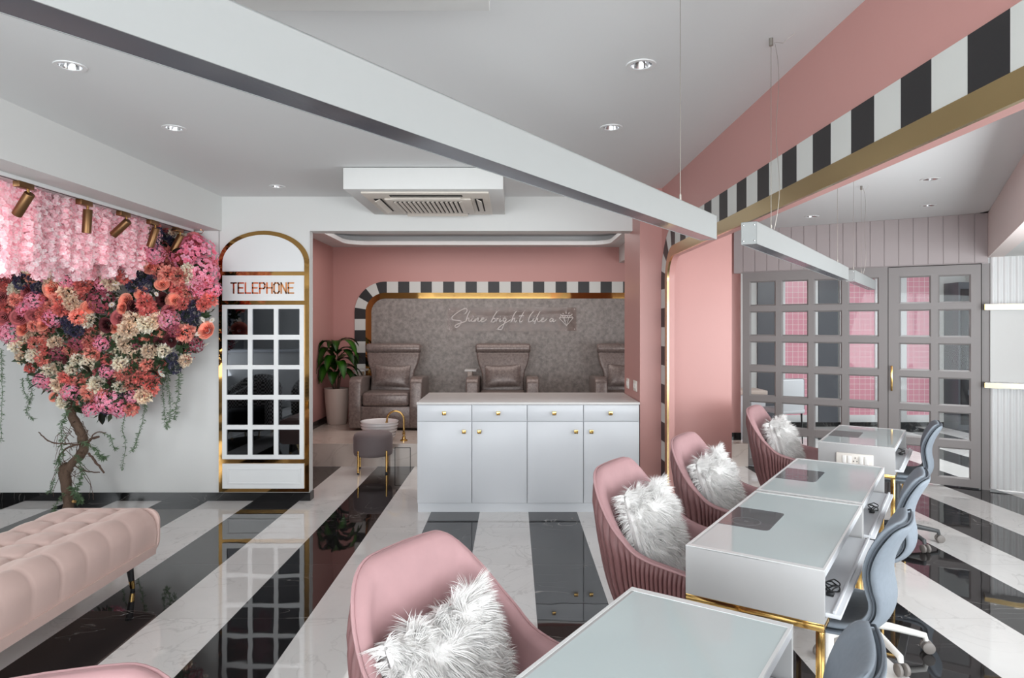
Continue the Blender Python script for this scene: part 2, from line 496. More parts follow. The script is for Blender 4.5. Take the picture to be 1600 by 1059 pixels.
# flower wall side: wall, soffit over it, left end wall, wall behind the camera with the shop front
bm = bmesh.new(); box(bm, (-6.4, YW, 0), (-1.805, YW + 0.10, ZC)); structure('wall_back', bm, M['wall_white'])
bm = bmesh.new(); box(bm, (-6.4, -3.1, 2.385), (-2.58, YW, 2.80)); structure('trim_1', bm, M['wall_white'])
bm = bmesh.new(); box(bm, (-6.4, YW - 0.012, 0), (-1.805, YW, 0.072)); box(bm, (-1.805, YW - 0.012, 0), (-1.793, YW + 0.10, 0.072))
structure('baseboard_back', bm, M['black_marble'])
bm = bmesh.new(); box(bm, (-2.606, YW - 0.003, 0.072), (-2.600, YW, 2.385)); structure('trim_2', bm, M['mauve'])
for k, (y0, y1, z0, z1) in enumerate([(-3.1, YW, 0, .45), (-3.1, YW, 2.45, 2.8), (-3.1, -1.5, .45, 2.45), (2.1, YW, .45, 2.45)]):
    bm = bmesh.new(); box(bm, (-6.4, y0, z0), (-6.0, y1, z1)); structure('wall_left', bm, M['panel_grey'])
bm = bmesh.new()
box(bm, (-6.4, -3.2, 0), (8.2, -3.1, 0.28)); box(bm, (-6.4, -3.2, 2.62), (8.2, -3.1, 2.86)); box(bm, (-6.4, -3.2, 0.28), (-3.6, -3.1, 2.62)); box(bm, (5.0, -3.2, 0.28), (8.2, -3.1, 2.62))
structure('wall_front', bm, M['wall_white'])
bm = bmesh.new()
for k in range(6):
    x = -3.6 + k * 8.6 / 5; box(bm, (x - 0.03, -3.04, 0.28), (x + 0.03, -2.98, 2.62))
box(bm, (-3.6, -3.04, 0.28), (5.0, -2.98, 0.33)); box(bm, (-3.6, -3.04, 2.57), (5.0, -2.98, 2.62)); box(bm, (-3.6, -3.04, 1.95), (5.0, -2.98, 2.0))
structure('window_1', bm, M['lacquer_frame'])

# alcove: header, side walls, back wall, ceiling with a rounded recessed tray
bm = bmesh.new(); box(bm, (-1.805, YW, 2.385), (1.07, YW + 0.16, 2.80)); structure('trim_3', bm, M['wall_white'])
bm = bmesh.new(); box(bm, (-2.64, YW + 0.10, 0), (-2.52, YB + 0.1, 2.86)); structure('wall_left', bm, M['pink'])
bm = bmesh.new(); box(bm, (-2.64, YB, 0), (2.3, YB + 0.1, 2.86)); structure('wall_back', bm, M['pink'])
bm = bmesh.new(); box(bm, (2.1, 7.60, 0), (2.585, YB, 2.86)); structure('wall_right', bm, M['pink'])
bm = bmesh.new(); box(bm, (1.48, 8.6, 2.43), (2.1, YB, 2.70)); structure('trim_4', bm, M['wall_white'])
def rrect(x0, x1, y0, y1, r, n=8):
    out = []
    for cx, cy, a0 in ((x1 - r, y0 + r, -90), (x1 - r, y1 - r, 0), (x0 + r, y1 - r, 90), (x0 + r, y0 + r, 180)):
        for k in range(n + 1):
            a = math.radians(a0 + 90 * k / n); out.append(V((cx + r * math.cos(a), cy + r * math.sin(a), 0)))
    return out
tray = rrect(-2.27, 1.33, 6.6, 8.98, 0.32)
bm = holed_plane([V((-2.52, 6.05, 0)), V((2.585, 6.05, 0)), V((2.585, YB, 0)), V((-2.52, YB, 0))], [tray], ZA)
structure('ceiling', bm, M['ceiling'], recalc=False)
bm = bmesh.new()
inner = rrect(-2.21, 1.27, 6.66, 8.92, 0.27)
def loop(pts, z): return [bm.verts.new((p.x, p.y, z)) for p in pts]
grid_faces(bm, [loop(tray, ZA), loop(tray, ZA - 0.022), loop(inner, ZA - 0.022), loop(inner, ZA + 0.03)], closed=True)
structure('trim_5', bm, M['lacquer_frame'])
bm = bmesh.new()
outer2 = rrect(-2.36, 1.42, 6.5, 9.07, 0.36)
A = loop(outer2, ZA + 0.02); B = loop(outer2, ZA + 0.11); grid_faces(bm, [A, B], closed=True); bm.faces.new(B)
structure('ceiling', bm, M['ceiling'])
for i, x in enumerate((-1.72, -0.12, 1.0)):
    t = thing('recessed_downlight', ['leftmost', 'middle', 'rightmost'][i] + ' of three tiny downlights in the recessed alcove ceiling', 'ceiling light', (x, 8.45, ZA + 0.11), 0, 'alcove ceiling downlights')
    bm = bmesh.new(); lathe(bm, [(0.03, 0.0), (0.032, -0.012), (0.05, -0.012), (0.055, -0.001)], 20); link('trim_ring', bm, M['lacquer_frame'], t, True)
    bm = bmesh.new(); lathe(bm, [(0.03, -0.008), (0.012, -0.001), (0.0, -0.001)], 20); link('reflector', bm, M['chrome'], t, True)
bm = bmesh.new()
box(bm, (-2.52, 7.36, 0), (2.585, YB, 0.25)); structure('floor', bm, M['beige_marble'])
bm = bmesh.new(); box(bm, (-2.52, 7.60, 0.25), (-2.508, YB, 0.335)); box(bm, (2.1, 7.588, 0.25), (2.585, 7.60, 0.335))
structure('baseboard_left', bm, M['black_marble'])
bm = bmesh.new()
for a, b in (((-1.30, 0.205), (-1.13, 0.21)), ((-1.135, 0.0), (-1.13, 0.21)), ((-1.305, 0.0), (-1.30, 0.21))):
    box(bm, (a[0], 7.352, a[1]), (b[0], 7.36, b[1]))
structure('trim_6', bm, M['dark_gap'])

# striped bands -------------------------------------------------
def path_frame(pts):
    L = [0.0]
    for a, b in zip(pts, pts[1:]): L.append(L[-1] + (b - a).length)
    return L
def band(bm, pts, d0, d1, depth, mapf, cuts=None, shift=0.0):
    """solid band along a 2D polyline between offsets d0..d1 (to the left of travel), materials alternate at every cut length"""
    L = path_frame(pts); n = len(pts)
    def sample(s):
        for i in range(n - 1):
            if s <= L[i + 1] or i == n - 2:
                k = (s - L[i]) / max(1e-9, L[i + 1] - L[i]); p = pts[i].lerp(pts[i + 1], k)
                def tn(j):
                    a = pts[max(0, j - 1)]; b = pts[min(n - 1, j + 1)]; return (b - a).normalized()
                t = tn(i).lerp(tn(i + 1), k).normalized() if True else None
                return p, V((-t.y, t.x))
    marks = sorted(set([round(x, 5) for x in L] + ([round(shift + cuts * k, 5) for k in range(-2, int(L[-1] / cuts) + 3) if 0 < shift + cuts * k < L[-1]] if cuts else [])))
    for a, b in zip(marks, marks[1:]):
        if b - a < 1e-4: continue
        mid = (a + b) / 2
        mi = int(math.floor((mid - shift) / cuts)) % 2 if cuts else 0
        (pa, na), (pb, nb) = sample(a), sample(b)
        q = [pa + na * d0, pb + nb * d0, pb + nb * d1, pa + na * d1]
        fr = [bm.verts.new(mapf(p.x, p.y, depth)) for p in q]; bk = [bm.verts.new(mapf(p.x, p.y, 0.0)) for p in q]
        bm.faces.new(fr).material_index = mi
        bm.faces.new((fr[0], fr[1], bk[1], bk[0])).material_index = mi
        bm.faces.new((fr[2], fr[3], bk[3], bk[2])).material_index = mi
def arc2(cx, cy, r, a0, a1, n=20):
    return [V((cx + r * math.cos(math.radians(a0 + (a1 - a0) * k / n)), cy + r * math.sin(math.radians(a0 + (a1 - a0) * k / n)))) for k in range(n + 1)]

# back wall: outer outline from the platform up, round corner, along the top
R = 0.43
XL, ZT, XRr = -2.215, 2.166, 2.098
path = [V((XL, 0.25))] + arc2(XL + R, ZT - R, R, 180, 90) + [V((XRr, ZT))]
mb = lambda a, b, d: V((a, YB - d, b))
# travelling up then right, the inside lies to the right of travel -> negative offsets
Lq = ZT - R - 0.25
bm = bmesh.new(); band(bm, path, 0.0, -0.155, 0.014, mb, 0.157, shift=(Lq + R * PI / 2 + 0.0) % 0.314 + 0.314 * 0 + 0.02 - 0.157)
structure('trim_7', bm, [M['stripe_black'], M['stripe_white']])
bm = bmesh.new(); band(bm, path, -0.155, -0.235, 0.022, mb); structure('trim_8', bm, M['gold_panel'])
inn = [V((XL + 0.235, 0.25))] + arc2(XL + R, ZT - R, R - 0.235, 180, 90, 10) + [V((XRr, ZT - 0.235)), V((XRr, 0.25))]
bm = bmesh.new(); extrude_poly(bm, [V((p.x, YB - 0.012, p.y)) for p in inn], (0, 0.012, 0)); structure('trim_9', bm, M['greywall'])

# column and pink divider with the arch
bm = bmesh.new(); box(bm, (1.055, 5.57, 0), (1.82, 6.34, 2.86)); structure('wall_right', bm, M['pink'])
# arch outline in (Y, Z): far jamb at Y=5.568, runs up, bends, then towards the shop front
YJ, ZB = 5.568, 2.33
path = [V((YJ, 0.0))] + arc2(YJ - R, ZB - R, R, 0, 90) + [V((-3.1, ZB))]
ma = lambda a, b, d: V((AX - d, a, b))
bm = bmesh.new(); band(bm, path, 0.002, 0.165, 0.010, ma, 0.156, shift=(0.13))
structure('trim_10', bm, [M['stripe_white'], M['stripe_black']])
bm = bmesh.new(); band(bm, path, 0.165, 0.243, 0.016, ma); structure('trim_11', bm, M['gold_satin'])
# board carrying the bands + pink field above
inn = [V((YJ - 0.243, 0.0))] + arc2(YJ - R, ZB - R, R - 0.243, 0, 90, 12) + [V((-3.1, ZB - 0.243))]
outl = [V((AX, p.x, p.y)) for p in inn] + [V((AX, -3.1, 2.86)), V((AX, YJ, 2.86)), V((AX, YJ, 0))]
bm = bmesh.new(); extrude_poly(bm, outl, (0.045, 0, 0)); structure('wall_right', bm, M['pink'])

# glazed partition (far right): line from A to B
A = V((2.56, 7.45, 0)); GD = V((0.856, -0.517, 0)).normalized(); GN = V((GD.y, -GD.x, 0))   # GN points to the camera side
GANG = math.atan2(GD.y, GD.x)
def s_of(px):
    k = (px - 802) / F
    return (k * A.y - A.x) / (GD.x - k * GD.y)
ZD = 2.135
# wall frame helper: local x along the partition, local -y towards the camera
gp = Matrix.Translation(A) @ Matrix.Rotation(GANG, 4, 'Z')
def gbox(bm, s0, s1, d0, d1, z0, z1, bev=0, mi=0): box(bm, (s0, -d1, z0), (s1, -d0, z1), bev, gp, mi=mi)
bm = bmesh.new()
s = 0.0; sB = s_of(1540)
gbox(bm, -0.1, sB + 0.02, -0.06, 0.0, ZD, 2.80)
while s < sB + 0.02:
    e = min(s + 0.125, sB + 0.02); gbox(bm, s + 0.003, e - 0.003, 0.0, 0.008, ZD + 0.012, ZR, 0.002); s += 0.125
structure('wall_far_right', bm, M['mauve_panel'])
rows = [(2.038 - 0.33 * i, 1.768 - 0.33 * i) for i in range(6)]
rows[-1] = (0.378, 0.085)
def glazed(name, s0, s1, cols, parent_label=None, gap=0.004):
    bm = bmesh.new()
    xs = [s0] + [v for c in cols for v in c] + [s1]
    zs = [ZD] + [v for r in rows for v in r] + [0.012]
    for i in range(0, len(xs), 2): gbox(bm, xs[i], xs[i + 1], -0.022, 0.022, zs[-1], ZD)
    for c in cols:
        for i in range(0, len(zs), 2): gbox(bm, c[0], c[1], -0.022, 0.022, zs[i + 1], zs[i])
        for (zt, zb) in rows:      # chamfered glazing beads round each pane
            for d in (-1, 1):
                y0 = 0.022 * d; y1 = 0.002 * d; b = 0.014
                o4 = [(c[0], zb), (c[1], zb), (c[1], zt), (c[0], zt)]; i4 = [(c[0] + b, zb + b), (c[1] - b, zb + b), (c[1] - b, zt - b), (c[0] + b, zt - b)]
                vo = [bm.verts.new(gp @ V((x, -y0, z))) for x, z in o4]; vi = [bm.verts.new(gp @ V((x, -y1, z))) for x, z in i4]
                for q in range(4): bm.faces.new((vo[q], vo[(q + 1) % 4], vi[(q + 1) % 4], vi[q]))
    fr = structure(name, bm, M['mauve'])
    bm = bmesh.new()
    for c in cols:
        for (zt, zb) in rows: gbox(bm, c[0] + 0.008, c[1] - 0.008, -0.003, 0.003, zb + 0.008, zt - 0.008)
    g = link('glass_panes', bm, M['glass'], fr)
    return fr
c_fix = [(s_of(1171.7), s_of(1212.5)), (s_of(1221.5), s_of(1263.3)), (s_of(1272), s_of(1315.8)), (s_of(1325), s_of(1373.4))]
glazed('window_2', 0.0, s_of(1387.4), c_fix)
c_door = [(s_of(1404.6), s_of(1454.5)), (s_of(1465.4), s_of(1517))]
dr = glazed('door_1', s_of(1388.4), s_of(1533.3), c_door)
bm = bmesh.new()
gbox(bm, s_of(1387.4) - .006, s_of(1388.4) + .006, -.034, -.024, 0.0, ZD); gbox(bm, s_of(1388.4), s_of(1533.3), 0.0225, 0.024, ZD - .007, ZD); gbox(bm, s_of(1533.3) - .004, s_of(1533.8), 0.0, 0.024, 0.0, ZD)
structure('trim_16', bm, M['dark_gap'])
bm = bmesh.new()
hs = s_of(1393.5)
tube(bm, [gp @ V((hs, -0.022, 1.12)), gp @ V((hs, -0.062, 1.12))], 0.007); tube(bm, [gp @ V((hs, -0.022, 0.93)), gp @ V((hs, -0.062, 0.93))], 0.007)
gbox(bm, hs - 0.009, hs + 0.009, 0.055, 0.070, 0.90, 1.15, 0.003)
link('door_handle', bm, M['gold'], dr, True)
bm = bmesh.new(); gbox(bm, s_of(1533.8), s_of(1547), -0.03, 0.0, 0, ZD); structure('wall_far_right', bm, M['mauve'])

# fluted pier with two brass-edged ledges, at the end of the bay
sF = s_of(1547)
def fluted(z0, z1):
    bm = bmesh.new(); n = 44; pitch = 0.047; prof = []
    for k in range(n):
        for q in range(6):
            a = PI * q / 6; prof.append((sF + pitch * (k + q / 6), 0.012 + 0.016 * math.sin(a)))
    prof.append((sF + pitch * n, 0.012))
    top = [bm.verts.new(gp @ V((s, -d, z1))) for s, d in prof]; bot = [bm.verts.new(gp @ V((s, -d, z0))) for s, d in prof]
    grid_faces(bm, [top, bot])
    e = prof[-1][0]
    bk = [bm.verts.new(gp @ V((s, 0.03, z))) for s, z in ((sF, z1), (e, z1), (e, z0), (sF, z0))]
    bm.faces.new((top[0], bot[0], bk[3], bk[0])); bm.faces.new(bk)
    structure('wall_far_right', bm, M['lacquer_frame'], smooth='all')
fluted(0.02, 0.965); fluted(1.75, 2.19)
bm = bmesh.new(); gbox(bm, sF, sF + 2.07, -0.03, 0.022, 1.02, 1.70); structure('wall_far_right', bm, M['wall_white'])
for z0, z1, lab in ((0.972, 1.02, 'trim_12'), (1.695, 1.75, 'trim_13')):
    bm = bmesh.new(); gbox(bm, sF - 0.05, sF + 2.07, -0.01, 0.115, z0, z1 - 0.004); t = structure(lab, bm, M['gold_satin'])
    bm = bmesh.new(); gbox(bm, sF - 0.045, sF + 2.07, -0.01, 0.112, z1 - 0.004, z1); gbox(bm, sF - 0.045, sF + 2.07, -0.01, 0.112, z0 - 0.003, z0); link('shelf_board', bm, M['lacquer_frame'], t)

# right wall above the bay opening and the bay itself
wang = math.atan2(WD.y, WD.x)
wp = Matrix.Translation(CR) @ Matrix.Rotation(wang, 4, 'Z')     # local x along wall away from camera, local -y = outward to the right
bm = bmesh.new(); box(bm, (-5.4, -0.12, 2.19), (0.02, 0.0, 2.80), 0, wp); structure('wall_right', bm, M['mauve_light'])
bm = bmesh.new(); box(bm, (-5.4, -1.5, 2.19), (0.6, -0.12, 2.26), 0, wp); structure('ceiling', bm, M['wall_white'])
bm = bmesh.new(); box(bm, (-5.4, -1.45, 0), (1.0, -1.35, 0.30), 0, wp); box(bm, (-5.4, -1.45, 2.17), (1.0, -1.35, 2.3), 0, wp); structure('wall_right', bm, M['wall_white'])
bm = bmesh.new()
for k in range(4):
    x = -5.1 + 1.0 * k; box(bm, (x - 0.025, -1.30, 0.30), (x + 0.025, -1.25, 2.17), 0, wp)
box(bm, (-5.1, -1.30, 0.30), (-2.1, -1.25, 0.34), 0, wp); box(bm, (-5.1, -1.30, 2.13), (-2.1, -1.25, 2.17), 0, wp)
structure('window_3', bm, M['lacquer_frame'])
bm = bmesh.new(); box(bm, (-5.4, -1.45, 0), (-5.15, -1.35, 2.3), 0, wp); box(bm, (-2.05, -1.45, 0), (1.0, -1.35, 2.3), 0, wp); structure('wall_right', bm, M['wall_white'])

# room beyond the glass: wall of framed pink tile panels and charcoal panels
YF = 10.3
bm = bmesh.new(); box(bm, (2.3, YF, 0), (8.3, YF + 0.1, 2.86)); structure('wall_back', bm, M['wall_white'])
bm = bmesh.new(); box(bm, (2.585, 7.45, ZR), (8.3, YF, ZR + 0.05)); box(bm, (4.4, 4.2, ZR), (8.3, 7.45, ZR + .05)); structure('ceiling', bm, M['ceiling'])
bm = bmesh.new(); box(bm, (7.5, 4.0, 0), (7.6, 7.0, 2.86)); structure('wall_right', bm, M['wall_white'])
bm = bmesh.new(); box(bm, (2.585, YF - 0.012, 0), (8.3, YF, 0.07)); structure('baseboard_back', bm, M['black_marble'])
def fx(px): return (px - 802) * YF / F
pan = [(1162, 1183, 0), (1183, 1213, 1), (1216, 1276, 2), (1278, 1308, 1), (1310, 1374, 2), (1375, 1405, 1), (1405, 1464, 2), (1466, 1472, 0)]
k = 0
for x0, x1, kind in pan:
    if kind == 1:
        bm = bmesh.new(); box(bm, (fx(x0), YF - 0.03, 0.07), (fx(x1), YF, 2.55)); structure('wall_back', bm, M['dark_panel'])
    if kind == 2:
        k += 1
        t = thing('tiled_wall_panel', ['white-framed pink tile panel behind the glass, nearest the pink column', 'white-framed pink tile panel behind the middle of the glazed screen', 'white-framed pink tile panel seen through the glazed door'][k - 1], 'wall panel', ((fx(x0) + fx(x1)) / 2, YF - 0.001, 0.075), 0, 'framed pink tile panels in the far room')
        w = (fx(x1) - fx(x0)) / 2
        bm = bmesh.new()
        for a, b in (((-w, 0), (-w + .09, 2.5)), ((w - .09, 0), (w, 2.5)), ((-w + .09, 0), (w - .09, .11)), ((-w + .09, 2.42), (w - .09, 2.5))): box(bm, (a[0], -0.05, a[1]), (b[0], 0, b[1]), 0.004)
        link('frame', bm, M['lacquer_frame'], t, True)
        bm = bmesh.new(); box(bm, (-w + .09, -0.025, .11), (w - .09, 0, 2.42)); link('tile_field', bm, M['pink_tile'], t)
t = thing('display_cabinet', 'dark cabinet standing behind the right column of door panes', 'cabinet', ((fx(1490)), YF - 0.35, 0), 0)
bm = bmesh.new(); box(bm, (-.16, 0, 0), (.16, .34, 2.2), .01); link('body', bm, M['dark_panel'], t, True)
bm = bmesh.new(); box(bm, (-.13, -.012, .08), (.13, 0, 2.1), .004); link('door', bm, mat('smoked_glass_door', (44, 42, 44), .08), t, True)
bm = bmesh.new(); box(bm, (-.03, -.02, .52), (.04, -.012, .60), .004); link('label_plate', bm, M['dark_panel'], t)
bm = bmesh.new(); box(bm, (fx(1509), YF - 0.1, 0), (fx(1519), YF, 2.4)); structure('trim_14', bm, M['wall_white'])

# switch plates on the column
for i, (y, z, w_, lab) in enumerate(((6.13, 1.02, .10, 'white switch plate on the pink column, the farther one above the cabinet'), (5.76, 1.03, .14, 'white switch plate on the pink column near its front edge'))):
    t = thing('switch_plate', lab, 'switch', (1.055, y, z), 0, 'switch plates on the pink column')
    bm = bmesh.new(); box(bm, (-0.010, -w_ / 2, -0.045), (0, w_ / 2, 0.045), .003); link('plate', bm, M['socket'], t, True)
    bm = bmesh.new()
    for q in (-1, 1): box(bm, (-0.014, q * w_ / 4 - .014, -0.02), (-0.009, q * w_ / 4 + .014, 0.02), .001)
    link('rocker', bm, M['white_plastic'], t)
# ================================================================ FIXTURES
# telephone booth panel on the wall: pixel survey at the wall plane
def wx(px): return (px - 802) * YW / F
def wz(py): return CZ - (py - 510) * YW / F
t = thing('telephone_booth_panel', 'white telephone booth wall panel with brass arch and mirror panes beside the flower tree', 'wall panel', ((wx(342.5) + wx(483.8)) / 2, YW - 0.002, wz(768)))
ox, oz = t.location.x, t.location.z
def px_box(bm, x0, y0, x1, y1, d0, d1, bev=0.0):
    box(bm, (wx(x0) - ox, -d1, wz(y1) - oz), (wx(x1) - ox, -d0, wz(y0) - oz), bev)
def arch_outline(x0, x1, ys, yt, yb, d, n=28):
    a, b = wx(x0) - ox, wx(x1) - ox; cx = (a + b) / 2; rx = (b - a) / 2; zs = wz(ys) - oz; rz = wz(yt) - oz - zs
    return [V((a, -d, wz(yb) - oz)), V((b, -d, wz(yb) - oz))] + [V((cx + rx * math.cos(PI * k / n), -d, zs + rz * math.sin(PI * k / n))) for k in range(n + 1)]
bm = bmesh.new(); extrude_poly(bm, arch_outline(342.8, 483.6, 409.5, 360.8, 768, 0.0), (0, -0.012, 0)); link('brass_backplate', bm, M['gold_panel'], t)
bm = bmesh.new(); extrude_poly(bm, arch_outline(349.5, 476.3, 411.5, 367.4, 424.4, 0.012), (0, -0.012, 0)); link('arch_panel', bm, M['lacquer_frame'], t)
bm = bmesh.new(); px_box(bm, 349.5, 430.6, 476.3, 469.8, 0.012, 0.026); sg = link('sign_board', bm, M['lacquer_frame'], t)
# lettering TELEPHONE in thin copper strokes
def stroke(bm, pts, w, d0, d1, closed=False):
    pts = [V(p) for p in pts]; n = len(pts)
    for i in range(n if closed else n - 1):
        a = pts[i]; b = pts[(i + 1) % n]; t_ = (b - a).normalized(); nn = V((-t_.y, t_.x)) * w / 2; e = t_ * w / 2
        q = [a - e - nn, b + e - nn, b + e + nn, a - e + nn]
        extrude_poly(bm, [V((p.x, -d0, p.y)) for p in q], (0, -(d1 - d0), 0))
LT = {'T': ([(0, 1), (1, 1)], [(.5, 1), (.5, 0)]), 'E': ([(1, 1), (0, 1), (0, 0), (1, 0)], [(0, .52), (.85, .52)]), 'L': ([(0, 1), (0, 0), (1, 0)],),
      'P': ([(0, 0), (0, 1), (.8, 1), (1, .88), (1, .58), (.8, .46), (0, .46)],), 'H': ([(0, 0), (0, 1)], [(1, 0), (1, 1)], [(0, .52), (1, .52)]),
      'O': ([(.22, 0), (.78, 0), (1, .15), (1, .85), (.78, 1), (.22, 1), (0, .85), (0, .15), (.22, 0)],), 'N': ([(0, 0), (0, 1), (1, 0), (1, 1)],)}
bm = bmesh.new(); x0, x1 = wx(363.5) - ox, wx(463.5) - ox; z0, z1 = wz(458) - oz, wz(442.5) - oz
word = 'TELEPHONE'; adv = (x1 - x0) / 9; lw = adv * 0.70
for i, ch in enumerate(word):
    for st in LT[ch]: stroke(bm, [(x0 + adv * i + a * lw, z0 + b * (z1 - z0)) for a, b in st], 0.0125, 0.026, 0.030)
link('lettering', bm, M['copper'], sg)
cols = [(356.2, 389.4), (396.1, 429.8), (436.4, 469.7)]
prow = [(482.6, 522.9), (530.4, 569.9), (576.5, 616.4), (623.5, 663), (670, 709.5)]
bm = bmesh.new(); xs = [349.5] + [v for c in cols for v in c] + [476.5]; ys = [476.3] + [v for r in prow for v in r] + [716.2]
for i in range(0, len(xs), 2): px_box(bm, xs[i], 476.3, xs[i + 1], 716.2, 0.012, 0.03)
for c in cols:
    for i in range(0, len(ys), 2): px_box(bm, c[0], ys[i], c[1], ys[i + 1], 0.012, 0.03)
fr = link('window_frame', bm, M['lacquer_frame'], t)
for c in cols:
    for r in prow:
        bm = bmesh.new(); px_box(bm, c[0], r[0], c[1], r[1], 0.0122, 0.015); link('mirror_pane', bm, M['mirror'], fr)
bm = bmesh.new(); px_box(bm, 349.5, 723.2, 476.5, 762, 0.012, 0.026); bp = link('bottom_panel', bm, M['lacquer_frame'], t)
bm = bmesh.new()
for a in ((357, 730.6, 471.5, 733), (357, 752.5, 471.5, 755), (357, 733, 359.5, 752.5), (469, 733, 471.5, 752.5)): px_box(bm, *a, 0.026, 0.034, 0.002)
link('moulding', bm, M['lacquer_frame'], bp, True)
bm = bmesh.new(); box(bm, (wx(484.2), YW - 0.006, 0.072), (-1.803, YW, 2.385)); structure('trim_15', bm, M['lacquer_frame'])

# air conditioning cassettes in dropped boxes
def ac_unit(y0, y1, lab):
    t = thing('ceiling_cassette_unit', lab, 'air conditioner', (-0.65, (y0 + y1) / 2, 2.53), 0, 'ceiling cassette units')
    h = (y1 - y0) / 2; w = 0.576
    bm = bmesh.new(); box(bm, (-w, -h, 0), (w, h, 0.155), 0.002); link('dropped_box', bm, M['wall_white'], t, True)
    bm = bmesh.new(); box(bm, (-.47, -.47, -.016), (.47, .47, 0), .008); link('cover_frame', bm, M['ac_white'], t, True)
    g = bmesh.new(); box(g, (-.33, -.31, -.034), (.33, .31, -.016), .012); gr = link('grille_panel', g, M['ac_white'], t, True)
    bm = bmesh.new(); box(bm, (-.27, -.25, -.0355), (.25, .25, -.034)); link('intake_gap', bm, M['dark_gap'], gr)
    bm = bmesh.new()
    for k in range(15):
        x = -.262 + k * .0355
        box(bm, (-.002, -.25, -.002), (.027, .25, .002), 0.0, Matrix.Translation((x, 0, -.041)) @ Matrix.Rotation(math.radians(-22), 4, 'Y'))
    link('grille_slats', bm, M['ac_white'], gr)
    for k in range(4):
        m_ = Matrix.Rotation(k * PI / 2, 4, 'Z')
        bm = bmesh.new(); box(bm, (-.27, -.415, -.019), (.27, -.355, -.0165), 0, m_); sl_ = link('air_slot', bm, M['dark_gap'], t)
        bm = bmesh.new(); box(bm, (-.26, -.022, -.003), (.26, .022, .003), .002, m_ @ Matrix.Translation((0, -.388, -.028)) @ Matrix.Rotation(math.radians(28), 4, 'X')); link('air_flap', bm, M['ac_white'], sl_)
ac_unit(4.82, 5.915, 'boxed ceiling cassette air conditioner in front of the pink alcove')
ac_unit(0.95, 2.10, 'boxed ceiling cassette at the top edge of the photo, above the long pendant')

# linear pendant lights
def pendant(t0, t1, wires, lab, uc=0.17, z0=1.835, zc=ZC):
    o = at(uc, (t0 + t1) / 2, z0)
    t = thing('linear_pendant_light', lab, 'pendant light', o, ANG, 'white linear pendants over the manicure desks')
    L = (t1 - t0) / 2; w = 0.0275
    bm = bmesh.new()
    box(bm, (-w, -L, 0.0), (-w + .0015, L, .08)); box(bm, (w - .0015, -L, 0.0), (w, L, .08)); box(bm, (-w, -L, .078), (w, L, .08)); box(bm, (-w, -L, 0), (w, -L + .003, .08)); box(bm, (-w, L - .003, 0), (w, L, .08))
    link('housing', bm, M['pendant'], t)
    bm = bmesh.new()
    n = 30; rows_ = []
    for i in range(n + 1):
        y = -L + .003 + (2 * L - .006) * i / n
        rows_.append([bm.verts.new((x, y, .0006 + .0012 * math.sin(i * 1.7) ** 2 * (1 - (x / w) ** 2))) for x in (-w + .0015, -w / 2, 0, w / 2, w - .0015)])
    grid_faces(bm, rows_); link('diffuser', bm, M['acrylic'], t, True)
    bm = bmesh.new()
    for sx in (-1, 1):
        for sz in (.012, .068):
            for e in (-1, 1): lathe(bm, [(0.0, .0015), (.003, .0), (.003, -.002)], 8, M=Matrix.Translation((sx * .019, e * (L + .0015), sz)) @ Matrix.Rotation(-e * PI / 2, 4, 'X'))
    link('end_screws', bm, M['chrome'], t)
    for wt, extra in wires:
        y = wt - (t0 + t1) / 2
        bm = bmesh.new(); tube(bm, [(0, y, .08), (0, y, zc - z0)], .0012, 6)
        tube(bm, [(0, y, .08), (0, y, .11)], .004, 8)
        tube(bm, [(0, y, zc - z0 - .03), (0, y, zc - z0)], .008, 10)
        link('suspension_wire', bm, M['steel_wire'], t)
        if extra:
            bm = bmesh.new(); pts = []
            for k in range(22):
                q = k / 21; pts.append((.010 * math.sin(q * 9) + .01 + .02 * math.sin(q * PI), y, .08 + (zc - z0 - .10) * q))
            pts += [(extra * .5, y, zc - z0 - .03), (extra, y, zc - z0)]
            tube(bm, pts, .0011, 6); link('power_cord', bm, M['steel_wire'], t)
pendant(-2.2, 0.405, [(-1.6, 0), (0.13, 0)], 'long white linear pendant crossing the photo from upper left to the arch', uc=0.1025)
pendant(0.60, 2.86, [(0.93, .09), (2.6, 0)], 'white linear pendant hanging below the gold beam, in the middle of the row', uc=0.185)
pendant(3.26, 4.55, [(3.42, 0), (3.85, .05)], 'short white linear pendant before the glazed screen, farthest of the row', uc=0.17, z0=1.85, zc=ZR)

